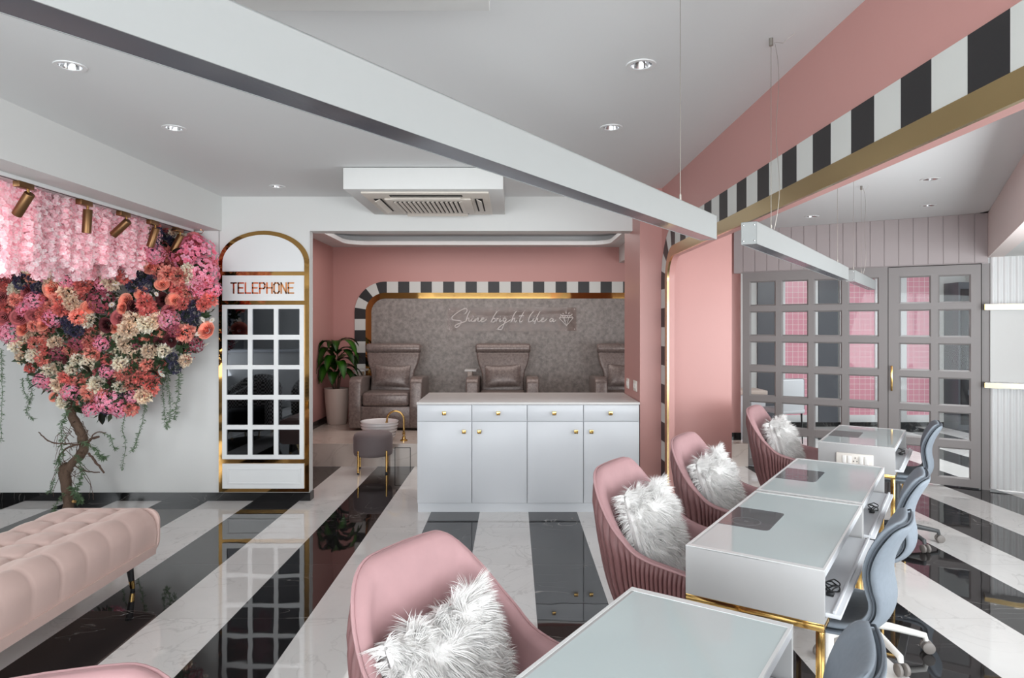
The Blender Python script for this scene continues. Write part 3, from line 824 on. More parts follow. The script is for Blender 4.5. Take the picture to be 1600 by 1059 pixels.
# track with bronze spotlights under the soffit
t = thing('ceiling_track', 'white lighting track under the soffit above the flower tree', 'lighting track', (-2.80, 3.6, 2.385))
bm = bmesh.new(); box(bm, (-.02, -2.6, -.022), (.02, 2.22, 0), .002); link('rail', bm, M['lacquer_frame'], t, True)
bm = bmesh.new(); box(bm, (-.006, -2.59, -.0235), (.006, 2.2, -.022)); link('slot', bm, M['dark_gap'], t)
bm = bmesh.new(); tube(bm, [(0, 2.22, -.01), (.03, 2.25, -.025), (.07, 2.26, -.03), (.09, 2.25, -.01), (.07, 2.24, 0)], .003, 6); link('feed_wire', bm, M['copper'], t, True)
labs = ['bronze track spotlight nearest the left edge of the photo', 'bronze track spotlight second from the left edge', 'bronze track spotlight in the middle of the five', 'bronze track spotlight second from the telephone panel, beside grey flowers', 'bronze track spotlight nearest the telephone panel']
for (y, dx, dy, dz), lab in zip(((3.84, -.62, .2, -.72), (4.38, -.12, .1, -.95), (4.82, -.75, .1, -.62), (5.21, -.3, .05, -.85), (5.60, -.4, .0, -.82)), labs):
    t = thing('track_spotlight', lab, 'spotlight', (-2.80, y, 2.363), 0, 'bronze spotlights on the track')
    bm = bmesh.new(); box(bm, (-.02, -.075, -.034), (.02, .045, 0), .003); link('track_adapter', bm, M['bronze'], t, True)
    bm = bmesh.new(); tube(bm, [(0, .02, -.034), (0, .02, -.072)], .008, 10); link('swivel_arm', bm, M['gold'], t, True)
    d = V((dx, dy, dz)).normalized(); p = V((0, .02, -.072))
    bm = bmesh.new(); rot = d.to_track_quat('Z', 'Y').to_matrix().to_4x4()
    lathe(bm, [(0, -.02), (.026, -.02), (.028, -.017), (.028, .135), (.024, .137), (.022, .115), (0, .11)], 24, M=Matrix.Translation(p) @ rot); link('lamp_head', bm, M['bronze'], t, True)

# ================================================================ CABINET
CF = 5.55
t = thing('storage_cabinet', 'white low cabinet with four drawers and four doors before the pink alcove', 'cabinet', (0.124, CF, 0))
hw = 0.921
bm = bmesh.new(); box(bm, (-hw, .004, .075), (hw, .80, .893)); link('carcass', bm, M['lacquer'], t)
bm = bmesh.new(); box(bm, (-hw + .004, .006, 0), (hw - .004, .78, .075)); link('plinth', bm, M['lacquer'], t)
bm = bmesh.new(); box(bm, (-hw - .003, -.016, .893), (hw + .003, .815, .912), .002); link('worktop', bm, M['top_grey'], t, True)
seams = [-hw, (737.3 - 802) * CF / F - .124, (823.7 - 802) * CF / F - .124, (911.4 - 802) * CF / F - .124, hw]
def knob(x, z, par):
    bm = bmesh.new(); tube(bm, [(x, -.016, z), (x, -.03, z)], .007, 8); box(bm, (x - .016, -.042, z - .016), (x + .016, -.03, z + .016), .003); link('knob', bm, M['gold'], par, True)
for i in range(4):
    a, b = seams[i] + .003, seams[i + 1] - .003
    bm = bmesh.new(); box(bm, (a, -.014, .758), (b, .004, .889), .0015); d = link('drawer', bm, M['lacquer'], t, True); knob(((a + b) / 2) - (0.01 if i else 0), .824, d)
    bm = bmesh.new(); box(bm, (a, -.014, .080), (b, .004, .752), .0015); d = link('door', bm, M['lacquer'], t, True); knob((b - .06) if i % 2 == 0 else (a + .06), .672, d)

# ================================================================ MANICURE DESKS
DH, DW, DLn = 0.76, 0.455, 0.95
M['fan'] = mat('dark_fan_ring', (112, 114, 116), 0.1)
def desk(tm, lab, L=DLn, socket=False, window=True):
    t = thing('manicure_desk', lab, 'desk', at(DW / 2, tm, 0), ANG, 'white manicure desks with brass frames')
    hx, hy = DW / 2, L / 2; zb = DH - .172
    bm = bmesh.new()
    box(bm, (-hx, -hy, zb), (hx, -hy + .018, DH), .001); box(bm, (-hx, hy - .018, zb), (hx, hy, DH), .001)          # ends
    box(bm, (-hx, -hy + .018, zb), (-hx + .018, hy - .018, DH), .001)
    link('side_panels', bm, M['desk_side'], t, True)
    bm = bmesh.new(); box(bm, (-hx + .018, -hy + .018, DH - .026), (hx, hy - .018, DH - .004)); link('top_board', bm, M['lacquer'], t)
    bm = bmesh.new()
    e = .024
    box(bm, (-hx, -hy, DH - .004), (hx, -hy + e, DH + .001)); box(bm, (-hx, hy - e, DH - .004), (hx, hy, DH + .001)); box(bm, (-hx, -hy + e, DH - .004), (-hx + .01, hy - e, DH + .001)); box(bm, (hx - .008, -hy + e, DH - .004), (hx, hy - e, DH + .001))
    link('top_frame', bm, M['lacquer_frame'], t)
    bm = bmesh.new(); box(bm, (-hx + .01, -hy + e, DH - .004), (hx - .008, hy - e, DH - .0005)); g = link('glass_top', bm, M['desk_glass'], t)
    # tinted extractor window, client side
    o = [(-hx + .012, -.145)] + [(-hx + .185 + .02 * math.cos(a), -.125 + .02 * math.sin(a)) for a in (-PI / 2, -PI / 4, 0)] + [(-hx + .185 + .02 * math.cos(a), .125 + .02 * math.sin(a)) for a in (0, PI / 4, PI / 2)] + [(-hx + .012, .145)]
    if window: bm = bmesh.new(); extrude_poly(bm, [V((x, y, DH - .0006)) for x, y in o], (0, 0, .0010)); ew = link('extractor_window', bm, M['tint'], t)
    if window: bm = bmesh.new(); lathe(bm, [(.058, 0), (.058, .0002), (.052, .0002), (.052, 0)], 28, c=(-hx + .10, -.06, DH + .0004)); lathe(bm, [(0, .0002), (.010, .0002), (.010, 0)], 12, c=(-hx + .10, -.06, DH + .0004)); link('fan_ring', bm, M['fan'], ew)
    # open technician side: bottom shelf and pull-out ledge
    bm = bmesh.new(); box(bm, (-hx + .018, -hy + .018, zb), (hx, hy - .018, zb + .016)); box(bm, (.02, -hy + .018, zb + .016), (.035, hy - .018, DH - .026)); link('lower_shelf', bm, M['desk_side'], t)
    bm = bmesh.new(); box(bm, (.08, -hy + .022, zb + .018), (hx + .045, hy - .022, zb + .032), .002); box(bm, (hx + .02, -hy + .022, zb + .032), (hx + .03, hy - .022, zb + .042), .002); link('pull_out_ledge', bm, M['lacquer'], t, True)
    bm = bmesh.new(); q = .026
    for sy in (-1, 1):
        y0 = sy * (hy - q / 2); box(bm, (-hx, y0 - q / 2, zb - q), (hx, y0 + q / 2, zb), .002)
    for sx in (-1, 1):
        x0 = sx * (hx - q / 2); box(bm, (x0 - q / 2, -hy + q, zb - q), (x0 + q / 2, hy - q, zb), .002)
    link('brass_frame', bm, M['gold'], t, True)
    for sx in (-1, 1):
        for sy in (-1, 1):
            bm = bmesh.new(); x0 = sx * (hx - q / 2); y0 = sy * (hy - q / 2); box(bm, (x0 - q / 2, y0 - q / 2, 0), (x0 + q / 2, y0 + q / 2, zb - q), .002); link('leg', bm, M['gold'], t, True)
    if socket:
        bm = bmesh.new(); box(bm, (-.115, -hy - .014, zb + .035), (.105, -hy, zb + .115), .004); sp = link('socket_plate', bm, M['socket'], t, True)
        bm = bmesh.new()
        for x in (-.065, -.035, .035, .065): box(bm, (x - .012, -hy - .019, zb + .05), (x + .012, -hy - .013, zb + .10), .002)
        link('switch_rockers', bm, M['white_plastic'], sp, True)
        bm = bmesh.new()
        for x, z in ((0, .088), (-.010, .066), (.010, .066)): lathe(bm, [(0, .001), (.0035, .001), (.0035, 0)], 10, M=Matrix.Translation((x, -hy - .0145, zb + z)) @ Matrix.Rotation(PI / 2, 4, 'X'))
        link('socket_holes', bm, M['dark_gap'], sp)
    return t, hx, hy, zb
def cable(tm, y, lab, n=3, seed=1):
    rnd = random.Random(seed)
    t = thing('coiled_cable', lab, 'cable', at(DW / 2 + DW / 2 - .01, tm + y, DH - .172 + .032), ANG, 'cables on the desk ledges')
    bm = bmesh.new(); pts = []
    for k in range(200):
        a = k / 199 * n * 2 * PI; pts.append((.018 * math.cos(a) + .004 * math.sin(a * 3.1), .035 * math.sin(a) + .01 * math.sin(a * .7), .0035 + .045 * abs(math.sin(k / 199 * PI)) * (0.5 + .5 * math.sin(a * .5))))
    tube(bm, pts, .0025, 6); link('cord', bm, M['black_plastic'], t, True)
    bm = bmesh.new(); box(bm, (-.012, -.06, 0), (.012, -.035, .014), .003); link('plug', bm, M['black_plastic'], t, True)
desk(-0.475, 'white manicure desk with frosted glass top at the bottom edge, nearest the camera', window=False)
desk(0.943, 'white manicure desk showing its full grey end panel and dark extractor window', L=.956)
desk(1.905, 'white manicure desk set end to end behind the one with the full grey end panel', L=.93)
desk(3.522, 'white manicure desk with the wall-type socket plate on its end, farthest away', L=.93, socket=True)
cable(0.943, -.25, 'tangled black cable on the ledge of the desk with the large grey end', 3, 1)
cable(1.905, .02, 'tangled black cable on the ledge of the second joined desk', 3, 2)
cable(3.522, .2, 'small black cable on the ledge of the farthest desk', 2, 3)

# ================================================================ PINK TUB CHAIRS
TW = [(.30, .205), (.42, .255), (.60, .298), (.75, .292), (.93, .268)]
TB = [(.30, -.17), (.45, -.215), (.60, -.245), (.75, -.27), (.93, -.305)]
TR = [(.30, .10), (.60, .15), (.93, .12)]
def tub_plan(s, z, off):
    """s in [-1,1] along the U (0 = back centre)"""
    w = smooth_tab(z, TW) - off; xb = smooth_tab(z, TB) + off; rc = max(.03, lerp_tab(z, TR) - off)
    xf = .225 - .25 * max(0, .60 - z) * .6
    a = abs(s); sg_ = 1 if s >= 0 else -1
    l1 = w - rc; l2 = rc * PI / 2
    # keep the corner at fixed shares of s so that pleats run down the shell
    if a < .26: p = (xb, l1 * a / .26)
    elif a < .48:
        th = (a - .26) / .22 * PI / 2; p = (xb + rc - rc * math.cos(th), w - rc + rc * math.sin(th))
    else: p = (xb + rc + (xf - xb - rc) * (a - .48) / .52, w)
    return p[0], p[1] * sg_
RIM = [(0, .918), (.20, .914), (.27, .905), (.33, .868), (.39, .795), (.46, .695), (.54, .632), (.64, .605), (.76, .592), (.90, .578), (1.0, .555)]
def make_tub(lab, loc, rz):
    t = thing('tub_chair', lab, 'chair', loc, rz, 'dusty pink tub chairs at the manicure desks')
    ns, nr = 768, 14
    bm = bmesh.new(); rows_ = []
    for i in range(nr + 1):
        row = []
        for k in range(ns + 1):
            s = -1 + 2 * k / ns; zt = smooth_tab(abs(s), RIM); r = i / nr; z = .31 + (zt - .31) * r
            fade = min(1, (1 - r) * 9) ; ph = abs(s) * 32 + .12 * math.sin(r * 2)
            dv = abs((ph + .5) % 1 - .5) * 2; pl = (1 - math.exp(-dv / .22)) * .021 * fade
            x, y = tub_plan(s, z, -pl); row.append(bm.verts.new((x, y, z)))
        rows_.append(row)
    grid_faces(bm, rows_); link('pleated_shell', bm, M['rose_shaded'], t, 'all')
    ns, nr = 80, 12; TH = .042
    bm = bmesh.new(); rows_ = []
    prof = [(0, 1.0, 0)] + [(TH * (1 - math.cos(a)) , 1.0, .012 * math.sin(a)) for a in (PI * .25, PI * .5)]
    # rim roll then lining down to the seat
    for off, r, dz in ((0, 1, 0), (.010, 1, .010), (TH * .6, 1, .010), (TH, 1, -.002)):
        rows_.append([bm.verts.new((*tub_plan(-1 + 2 * k / ns, smooth_tab(abs(-1 + 2 * k / ns), RIM), off), smooth_tab(abs(-1 + 2 * k / ns), RIM) + dz)) for k in range(ns + 1)])
    for i in range(1, nr + 1):
        r = 1 - i / nr; row = []
        for k in range(ns + 1):
            s = -1 + 2 * k / ns; zt = smooth_tab(abs(s), RIM); z = .40 + (zt - .40) * r; x, y = tub_plan(s, z, TH + .012 * math.sin(PI * r)); row.append(bm.verts.new((x, y, z)))
        rows_.append(row)
    # close the two front ends of the arms
    grid_faces(bm, rows_); link('inner_lining', bm, M['rose'], t, 'all')
    bm = bmesh.new()
    for sg_ in (-1, 1):
        o = []; zt = RIM[-1][1]
        for z in (zt + .004, .50, .42, .36, .31): o.append((tub_plan(sg_, z, 0), z))
        i_ = []
        for z in (.31, .36, .42, .50, zt + .004): i_.append((tub_plan(sg_, z, TH + .005), z))
        vs = [bm.verts.new((p[0], p[1], z)) for p, z in o + i_]; n = len(o)
        for a in range(n - 1): bm.faces.new((vs[a], vs[a + 1], vs[2 * n - 2 - a], vs[2 * n - 1 - a]))
    link('arm_ends', bm, M['rose'], t)
    bm = bmesh.new()
    tube(bm, [(*tub_plan(-1 + 2 * k / 90, smooth_tab(abs(-1 + 2 * k / 90), RIM), .0), smooth_tab(abs(-1 + 2 * k / 90), RIM) + .005) for k in range(91)], .0055, 8); link('piping', bm, M['rose'], t, True)
    bm = bmesh.new(); n = 30
    def seat_loop(z, off):
        l = []
        for k in range(n + 1):
            s = -1 + 2 * k / n; x, y = tub_plan(s, .45, TH + off); l.append(bm.verts.new((x, y, z)))
        # rounded front edge
        xf = .235 - off; wv = abs(l[0].co.y)
        for k in range(1, 10):
            a = k / 10; l.append(bm.verts.new((xf + .035 * math.sin(PI * a) , wv * (1 - 2 * a), z)))
        return l
    L_ = [seat_loop(.33, .03), seat_loop(.36, .005), seat_loop(.44, .002), seat_loop(.465, .012), seat_loop(.475, .04)]
    grid_faces(bm, L_, closed=True); bm.faces.new(L_[-1]); bm.faces.new(L_[0][::-1]); link('seat_cushion', bm, M['rose'], t, True)
    bm = bmesh.new(); n = 24
    def lp(z, sc): return [bm.verts.new((tub_plan(-1 + 2 * k / n, .31, 0)[0] * sc, tub_plan(-1 + 2 * k / n, .31, 0)[1] * sc, z)) for k in range(n + 1)]
    L_ = [lp(.285, .93), lp(.31, .99), lp(.335, .97)]; grid_faces(bm, L_, closed=True); bm.faces.new(L_[0]); bm.faces.new(L_[-1]); link('base_frame', bm, M['rose_shaded'], t)
    for sx, sy in ((-1, -1), (-1, 1), (1, -1), (1, 1)):
        bm = bmesh.new(); tube(bm, [(sx * .11 + .02, sy * .12, .29), (sx * .19 + .02, sy * .20, 0.0)], [.014, .009], 12); link('leg', bm, M['gold'], t, True)
    return t
tubs = [(-0.445, -.205, 0, 'dusty pink tub chair with pleated shell, nearest the camera at the bottom'),
        (0.93, -.215, 0, 'dusty pink tub chair in front of the white cabinet'),
        (1.85, -.215, 0, 'dusty pink tub chair standing before the pink column'),
        (3.47, -.24, 0, 'dusty pink tub chair before the glazed screen, at the farthest desk')]
tub0 = None
for tm, u, da, lab in tubs:
    p = at(u, tm)
    if tub0 is None: tub0 = make_tub(lab, p, ANG + da)
    else:
        c = copy_tree(tub0); c.location = p; c.rotation_euler = (0, 0, ANG + da); c['label'] = lab
c = copy_tree(tub0); c.location = (-0.725, 0.90, 0); c.rotation_euler = (0, 0, math.radians(-70)); c['label'] = 'pink chair of which only the rounded backrest top shows at the bottom left edge'; c['group'] = 'pink chairs at the lower left edge'

# fur cushions
def fur_mesh():
    rnd = random.Random(5)
    def surf(a, b):   # a,b in [-1,1]; returns point on the front of a soft square cushion and thickness
        e = 0.19
        pin = 1 - .10 * (abs(a) ** 4) * 0 - .0
        x = a * e * (1 - .06 * (1 - abs(b))**0 * (b * b) * 0); y = b * e
        th = .072 * ((1 - abs(a) ** 3.0) * (1 - abs(b) ** 3.0)) ** .55
        k = 1 - .07 * (1 - a * a) * (b * b) ; k2 = 1 - .07 * (1 - b * b) * (a * a)
        return x * k2, y * k, th
    base = bmesh.new(); n = 18; F_ = []; B_ = []
    for i in range(n + 1):
        a = -1 + 2 * i / n; F_.append([]); B_.append([])
        for j in range(n + 1):
            b = -1 + 2 * j / n; x, y, th = surf(a, b)
            v = base.verts.new((th, x, y)); F_[-1].append(v)
            B_[-1].append(v if (i in (0, n) or j in (0, n)) else base.verts.new((-th, x, y)))
    grid_faces(base, F_)
    for i in range(n):
        for j in range(n):
            base.faces.new((B_[i][j], B_[i][j + 1], B_[i + 1][j + 1], B_[i + 1][j]))
    hair = bmesh.new()
    # clump centres steer the direction of the strands so the pile parts in locks
    def strand(p, d, L, w):
        side = d.cross(V((rnd.uniform(-1, 1), rnd.uniform(-1, 1), rnd.uniform(-1, 1)))).normalized()
        droop = V((0, 0, -1)); pts = []; q = p.copy(); dd = d.copy(); n_ = 4
        prev = None
        for k in range(n_ + 1):
            ww = w * (1 - k / n_) ** .7
            if k == n_: cur = [hair.verts.new(q)]
            else: cur = [hair.verts.new(q - side * ww), hair.verts.new(q + side * ww)]
            if prev:
                if len(cur) == 2: hair.faces.new((prev[0], prev[1], cur[1], cur[0]))
                else: hair.faces.new((prev[0], prev[1], cur[0]))
            prev = cur; q = q + dd * (L / n_); dd = (dd + droop * .16 + V((rnd.uniform(-1, 1), rnd.uniform(-1, 1), rnd.uniform(-1, 1))) * .10).normalized()
    for k in range(18000):
        edge = rnd.random() < .34
        a, b = rnd.uniform(-1, 1), rnd.uniform(-1, 1)
        if edge:
            if rnd.random() < .5: a = math.copysign(.97, a)
            else: b = math.copysign(.97, b)
        x, y, th = surf(a, b); face = 1 if rnd.random() < .78 else -1
        p = V((face * th, x, y))
        nrm = V((face * (1.2 - .8 * max(abs(a), abs(b))), x * 3.0, y * 3.0)).normalized()
        cl = noise.noise_vector(V((x * 17, y * 17, face * 3.0)))
        c2 = noise.noise_vector(V((x * 45, y * 45, 9.0 + face)))
        d = (nrm * .55 + cl * 1.2 + c2 * .7 + V((0, 0, -.35))).normalized()
        if d.x * face < .05: d.x = face * .12; d.normalize()
        if edge: d = (d + nrm * 1.3).normalized()
        strand(p, d, rnd.uniform(.035, .07), rnd.uniform(.0009, .0017))
    return base, hair
pb, ph = fur_mesh()
def cushion(tm, u, z, tilt, spin, lab, first=None):
    p = at(u, tm, z)
    Rm = Matrix.Rotation(ANG, 4, 'Z') @ Matrix.Rotation(math.radians(tilt), 4, 'Y') @ Matrix.Rotation(math.radians(spin), 4, 'X')
    if first is None:
        t = thing('fur_cushion', lab, 'cushion', p, 0, 'white fur cushions on the tub chairs')
        link('cushion_body', pb, M['fur'], t, True); o = link('fur_pile', ph, M['fur'], t, False, recalc=False)
    else: t = copy_tree(first); t['label'] = lab
    t.location = p; t.rotation_euler = Rm.to_euler(); return t
c0 = cushion(-0.49, -.29, .60, -17, 4, 'white fur cushion on the pink chair at the bottom of the photo')
cushion(0.905, -.30, .645, -17, -3, 'white fur cushion on the pink chair in front of the cabinet', c0)
cushion(1.81, -.30, .645, -17, 3, 'white fur cushion on the pink chair before the pink column', c0)
cushion(3.45, -.31, .645, -17, -2, 'white fur cushion on the farthest pink chair, before the glazed screen', c0)

# ================================================================ GREY SWIVEL CHAIRS
def make_task(lab, loc, rz, base_mat):
    t = thing('swivel_chair', lab, 'chair', loc, rz, 'grey swivel chairs at the manicure desks')
    prof = [(-.235, .455), (-.20, .478), (-.10, .478), (.02, .468), (.11, .470), (.165, .492), (.195, .535), (.200, .585), (.190, .64), (.192, .70), (.212, .765), (.243, .825), (.262, .858)]
    wid = [.17, .205, .215, .215, .20, .175, .155, .150, .165, .185, .195, .175, .13]
    curl = [0, 0, .012, .02, .025, .03, .03, .03, .03, .035, .035, .03, .015]
    n = 40; m_ = 16
    def P(i, b, off):
        s = i / n * (len(prof) - 1); tab = lambda vals: smooth_tab(s, list(enumerate(vals)))
        x = tab([p[0] for p in prof]); z = tab([p[1] for p in prof]); w = tab(wid)
        s2 = min(s + .05, len(prof) - 1); s1 = s2 - .1
        tx = smooth_tab(s2, list(enumerate([p[0] for p in prof]))) - smooth_tab(s1, list(enumerate([p[0] for p in prof])))
        tz = smooth_tab(s2, list(enumerate([p[1] for p in prof]))) - smooth_tab(s1, list(enumerate([p[1] for p in prof])))
        l = math.hypot(tx, tz) or 1; nx, nz = -tz / l, tx / l
        c = tab(curl) * (abs(b) ** 2.2); edge = 1 - abs(b) ** 6 * .0
        return V((x + nx * (off + c), w * b, z + nz * (off + c)))
    H = .021
    def shell(h0, h1, name, mt):
        bm = bmesh.new(); top = []; bot = []
        for i in range(n + 1):
            a = []; c_ = []
            ends = min(1, (1 - abs(2 * i / n - 1)) * 9) ** .5
            for j in range(m_ + 1):
                b = -1 + 2 * j / m_; k = max(0.0, 1 - abs(b) ** 7) ** .5 * ends
                a.append(bm.verts.new(P(i, b, h0 + (h1 - h0) * (.5 + .5 * k)))); c_.append(bm.verts.new(P(i, b, h0 + (h1 - h0) * (.5 - .5 * k))))
            top.append(a); bot.append(c_)
        grid_faces(bm, top); grid_faces(bm, [r[::-1] for r in bot])
        bmesh.ops.remove_doubles(bm, verts=bm.verts, dist=.0004)
        link(name, bm, mt, t, 'all')
    shell(-.004, .026, 'seat_cushion', M['grey_fabric']); shell(-.024, -.004, 'outer_shell', M['grey_fabric'])
    bm = bmesh.new(); loop_ = [P(i, -1, -.004) for i in range(n + 1)] + [P(n, -1 + 2 * j / m_, -.004) for j in range(1, m_)] + [P(n - i, 1, -.004) for i in range(n + 1)] + [P(0, 1 - 2 * j / m_, -.004) for j in range(1, m_)]
    tube(bm, loop_, .0032, 6, closed=True); link('piping', bm, M['grey_piping'], t, True)
    bm = bmesh.new(); box(bm, (-.09, -.09, .425), (.09, .09, .445), .006); link('seat_plate', bm, base_mat, t, True)
    bm = bmesh.new(); lathe(bm, [(0, .43), (.018, .43), (.018, .30), (.026, .30), (.028, .10), (.035, .085), (0, .085)], 20); link('gas_column', bm, base_mat, t, True)
    for k in range(5):
        a = 2 * PI * k / 5 + .35; d = V((math.cos(a), math.sin(a), 0))
        bm = bmesh.new(); pts = [d * .02 + V((0, 0, .115)), d * .12 + V((0, 0, .105)), d * .23 + V((0, 0, .085)), d * .265 + V((0, 0, .078)), d * .272 + V((0, 0, .055))]
        tube(bm, pts, [.021, .018, .015, .015, .011], 10); lg = link('base_arm', bm, base_mat, t, True)
        sd = V((-d.y, d.x, 0)); bm = bmesh.new()
        for q in (-1, 1):
            mtx = Matrix.Translation(d * .278 + sd * q * .017 + V((0, 0, .027))) @ sd.to_track_quat('Z', 'Y').to_matrix().to_4x4()
            lathe(bm, [(0, -.010), (.021, -.010), (.027, -.006), (.027, .006), (.021, .010), (0, .010)], 20, M=mtx)
        link('caster', bm, M['grey_plastic'], lg, True)
    return t
M['grey_base'] = mat('charcoal_base_metal', (72, 74, 76), 0.4)
tk = make_task('grey swivel chair at the bottom right edge, only its backrest top in view', at(.42, -.30), ANG + .10, M['white_plastic'])
def task_copy(src, u, tm, da, lab):
    c = copy_tree(src); c.location = at(u, tm); c.rotation_euler = (0, 0, ANG + da); c['label'] = lab; return c
task_copy(tk, .40, .90, -.06, 'grey swivel chair at the desk with the large grey end, second from the camera')
task_copy(tk, .42, 1.76, .02, 'grey swivel chair with white base at the second joined desk')
make_task('grey swivel chair with dark base at the farthest desk, before the glazed door', at(.42, 3.70), ANG + .05, M['grey_base'])
# ================================================================ ALCOVE FURNITURE
def recl(lab, x, rz):
    t = thing('pedicure_armchair', lab, 'armchair', (x, 8.28, .25), rz, 'taupe leather pedicure armchairs')
    m_ = M['leather']
    for sx in (-1, 1):
        bm = bmesh.new()
        prof = [(0.0, .03), (-.02, .30), (0.0, .60), (.03, .635), (.10, .66), (.62, .64), (.66, .60), (.66, .03)]
        a, b = (.30, .455) if sx > 0 else (-.455, -.30)
        extrude_poly(bm, [V((a, p[0], p[1])) for p in prof], (b - a, 0, 0))
        bmesh.ops.recalc_face_normals(bm, faces=bm.faces)
        bmesh.ops.bevel(bm, geom=list(bm.edges), offset=.018, segments=3, profile=.5, affect='EDGES'); link('armrest', bm, m_, t, True)
    bm = bmesh.new(); box(bm, (-.31, .012, .03), (.31, .66, .30), .015, seg=3); link('base', bm, m_, t, True)
    bm = bmesh.new(); box(bm, (-.295, .0, .30), (.295, .56, .465), .04, seg=4)
    for v in bm.verts:
        if v.co.z > .44: v.co.z += .025 * (1 - (v.co.x / .3) ** 2) * (1 - ((v.co.y - .28) / .3) ** 2)
    link('seat_cushion', bm, m_, t, True)
    # backrest: winged trapezoid leaning back
    out = [(-.285, .44), (-.275, .60), (-.285, .70), (-.325, .79), (-.345, .88), (-.352, .96)]
    oo = [V((x_, 0, z)) for x_, z in out] + [V((-x_, 0, z)) for x_, z in out[::-1]]
    bm = bmesh.new(); extrude_poly(bm, oo, (0, .15, 0)); bmesh.ops.recalc_face_normals(bm, faces=bm.faces); bmesh.ops.bevel(bm, geom=list(bm.edges), offset=.03, segments=4, profile=.5, affect='EDGES')
    sh = Matrix.Translation((0, .44, 0)) @ Matrix(((1, 0, 0, 0), (0, 1, .20, -.09), (0, 0, 1, 0), (0, 0, 0, 1)))
    bmesh.ops.transform(bm, matrix=sh, verts=bm.verts); link('backrest', bm, m_, t, True)
    bm = bmesh.new(); ang = PI / 2
    lathe(bm, [(0, -.362), (.045, -.362), (.062, -.345), (.066, -.30), (.066, .30), (.062, .345), (.045, .362), (0, .362)], 24, M=Matrix.Translation((0, .585, 1.0)) @ Matrix.Rotation(PI / 2, 4, 'Y')); link('head_roll', bm, m_, t, True)
    bm = bmesh.new(); box(bm, (.30, .50, .03), (.39, .72, .62), .01); box(bm, (-.39, .50, .03), (-.30, .72, .62), .01); link('back_frame', bm, m_, t, True)
    return t
def lumbar(x, rz, lab, spin=0):
    t = thing('lumbar_cushion', lab, 'cushion', (x, 8.30 + .425, .25 + .645), 0, 'leather cushions on the pedicure armchairs')
    bm = bmesh.new(); n = 16; Fr = []; Bk = []
    for i in range(n + 1):
        Fr.append([]); Bk.append([]); a = -1 + 2 * i / n
        for j in range(n + 1):
            b = -1 + 2 * j / n; th = .05 * ((1 - abs(a) ** 2.5) * (1 - abs(b) ** 2.5)) ** .6; k = 1 - .05 * (1 - a * a) * b * b; k2 = 1 - .04 * (1 - b * b) * a * a
            v = bm.verts.new((a * .235 * k2, -th, b * .145 * k)); Fr[-1].append(v); Bk[-1].append(v if i in (0, n) or j in (0, n) else bm.verts.new((a * .235 * k2, th, b * .145 * k)))
    grid_faces(bm, Fr); 
    for i in range(n):
        for j in range(n): bm.faces.new((Bk[i][j], Bk[i][j + 1], Bk[i + 1][j + 1], Bk[i + 1][j]))
    link('cushion_body', bm, M['leather'], t, True)
    bm = bmesh.new(); tube(bm, [Fr[i][0].co.copy() if False else V(p) for p in []] or [(-.235, 0, -.145), (0, 0, -.138), (.235, 0, -.145), (.228, 0, 0), (.235, 0, .145), (0, 0, .138), (-.235, 0, .145), (-.228, 0, 0)], .004, 6, closed=True); link('seam', bm, M['leather'], t, True)
    t.rotation_euler = (math.radians(-14), math.radians(spin), rz)
for x, l1, l2, sp, q in ((-1.585, 'taupe leather pedicure armchair beside the potted plant', 'leather cushion on the armchair beside the plant', 2, 0),
                  (-.135, 'taupe leather pedicure armchair behind the middle of the cabinet', 'leather cushion on the armchair behind the middle of the cabinet', -2, 1),
                  (1.47, 'taupe leather pedicure armchair partly hidden by the pink column', 'leather cushion on the armchair half hidden by the column', 3, 2)):
    recl(l1, x, 0); lumbar(x, 0, l2, sp)
    if q < 2:
        t = thing('side_ledge', ['small beige ledge between the plant and the first leather armchair', 'small beige ledge left of the middle leather armchair', 'small beige ledge left of the leather armchair at the column'][q], 'side table', (x - (.50 if q == 0 else .45), 9.12, .25), 0, 'small ledges beside the armchairs')
        bm = bmesh.new(); box(bm, (-.03, -.10, 0), (.03, .10, .685), .003); link('post', bm, M['pot'], t, True)
        bm = bmesh.new(); box(bm, (-.07, -.14, .685), (.09, .12, .71), .004); link('ledge_top', bm, M['top_grey'], t, True)

# foot basin + tap
t = thing('foot_basin', 'white ribbed round foot basin on the beige platform behind the stool', 'basin', (-1.525, 7.62, .25))
prof = [(0, .0), (.155, .0), (.165, .01)]
for k in range(5): z = .03 + k * .034; prof += [(.166 + k * .008, z), (.181 + k * .008, z + .007), (.182 + k * .008, z + .020), (.168 + k * .008, z + .027)]
prof += [(.212, .205), (.216, .215), (.208, .218), (.198, .205), (.175, .06), (0, .045)]
bm = bmesh.new(); lathe(bm, prof, 48); link('bowl', bm, M['ceramic'], t, 'all')
bm = bmesh.new(); tube(bm, [(0, 0, .045), (0, 0, .05)], .025, 16); link('drain', bm, M['gold'], t, True)
t = thing('gooseneck_tap', 'brass gooseneck tap standing beside the white foot basin', 'tap', (-1.235, 7.55, .25))
bm = bmesh.new(); lathe(bm, [(0, 0), (.042, 0), (.042, .012), (.022, .02), (.020, .05), (.016, .055), (0, .055)], 24); box(bm, (-.012, -.03, .03), (.012, .03, .045), .003); link('base', bm, M['gold'], t, True)
bm = bmesh.new(); pts = [(0, 0, .05), (0, 0, .24)] + [(-.095 + .095 * math.cos(math.radians(a)), 0, .24 + .095 * math.sin(math.radians(a))) for a in range(15, 166, 15)] + [(-.195, 0, .20)]
tube(bm, pts, .011, 12); link('spout', bm, M['gold'], t, True)
bm = bmesh.new(); tube(bm, [(-.192, 0, .215), (-.199, 0, .175)], .016, 12); link('aerator', bm, M['gold'], t, True)
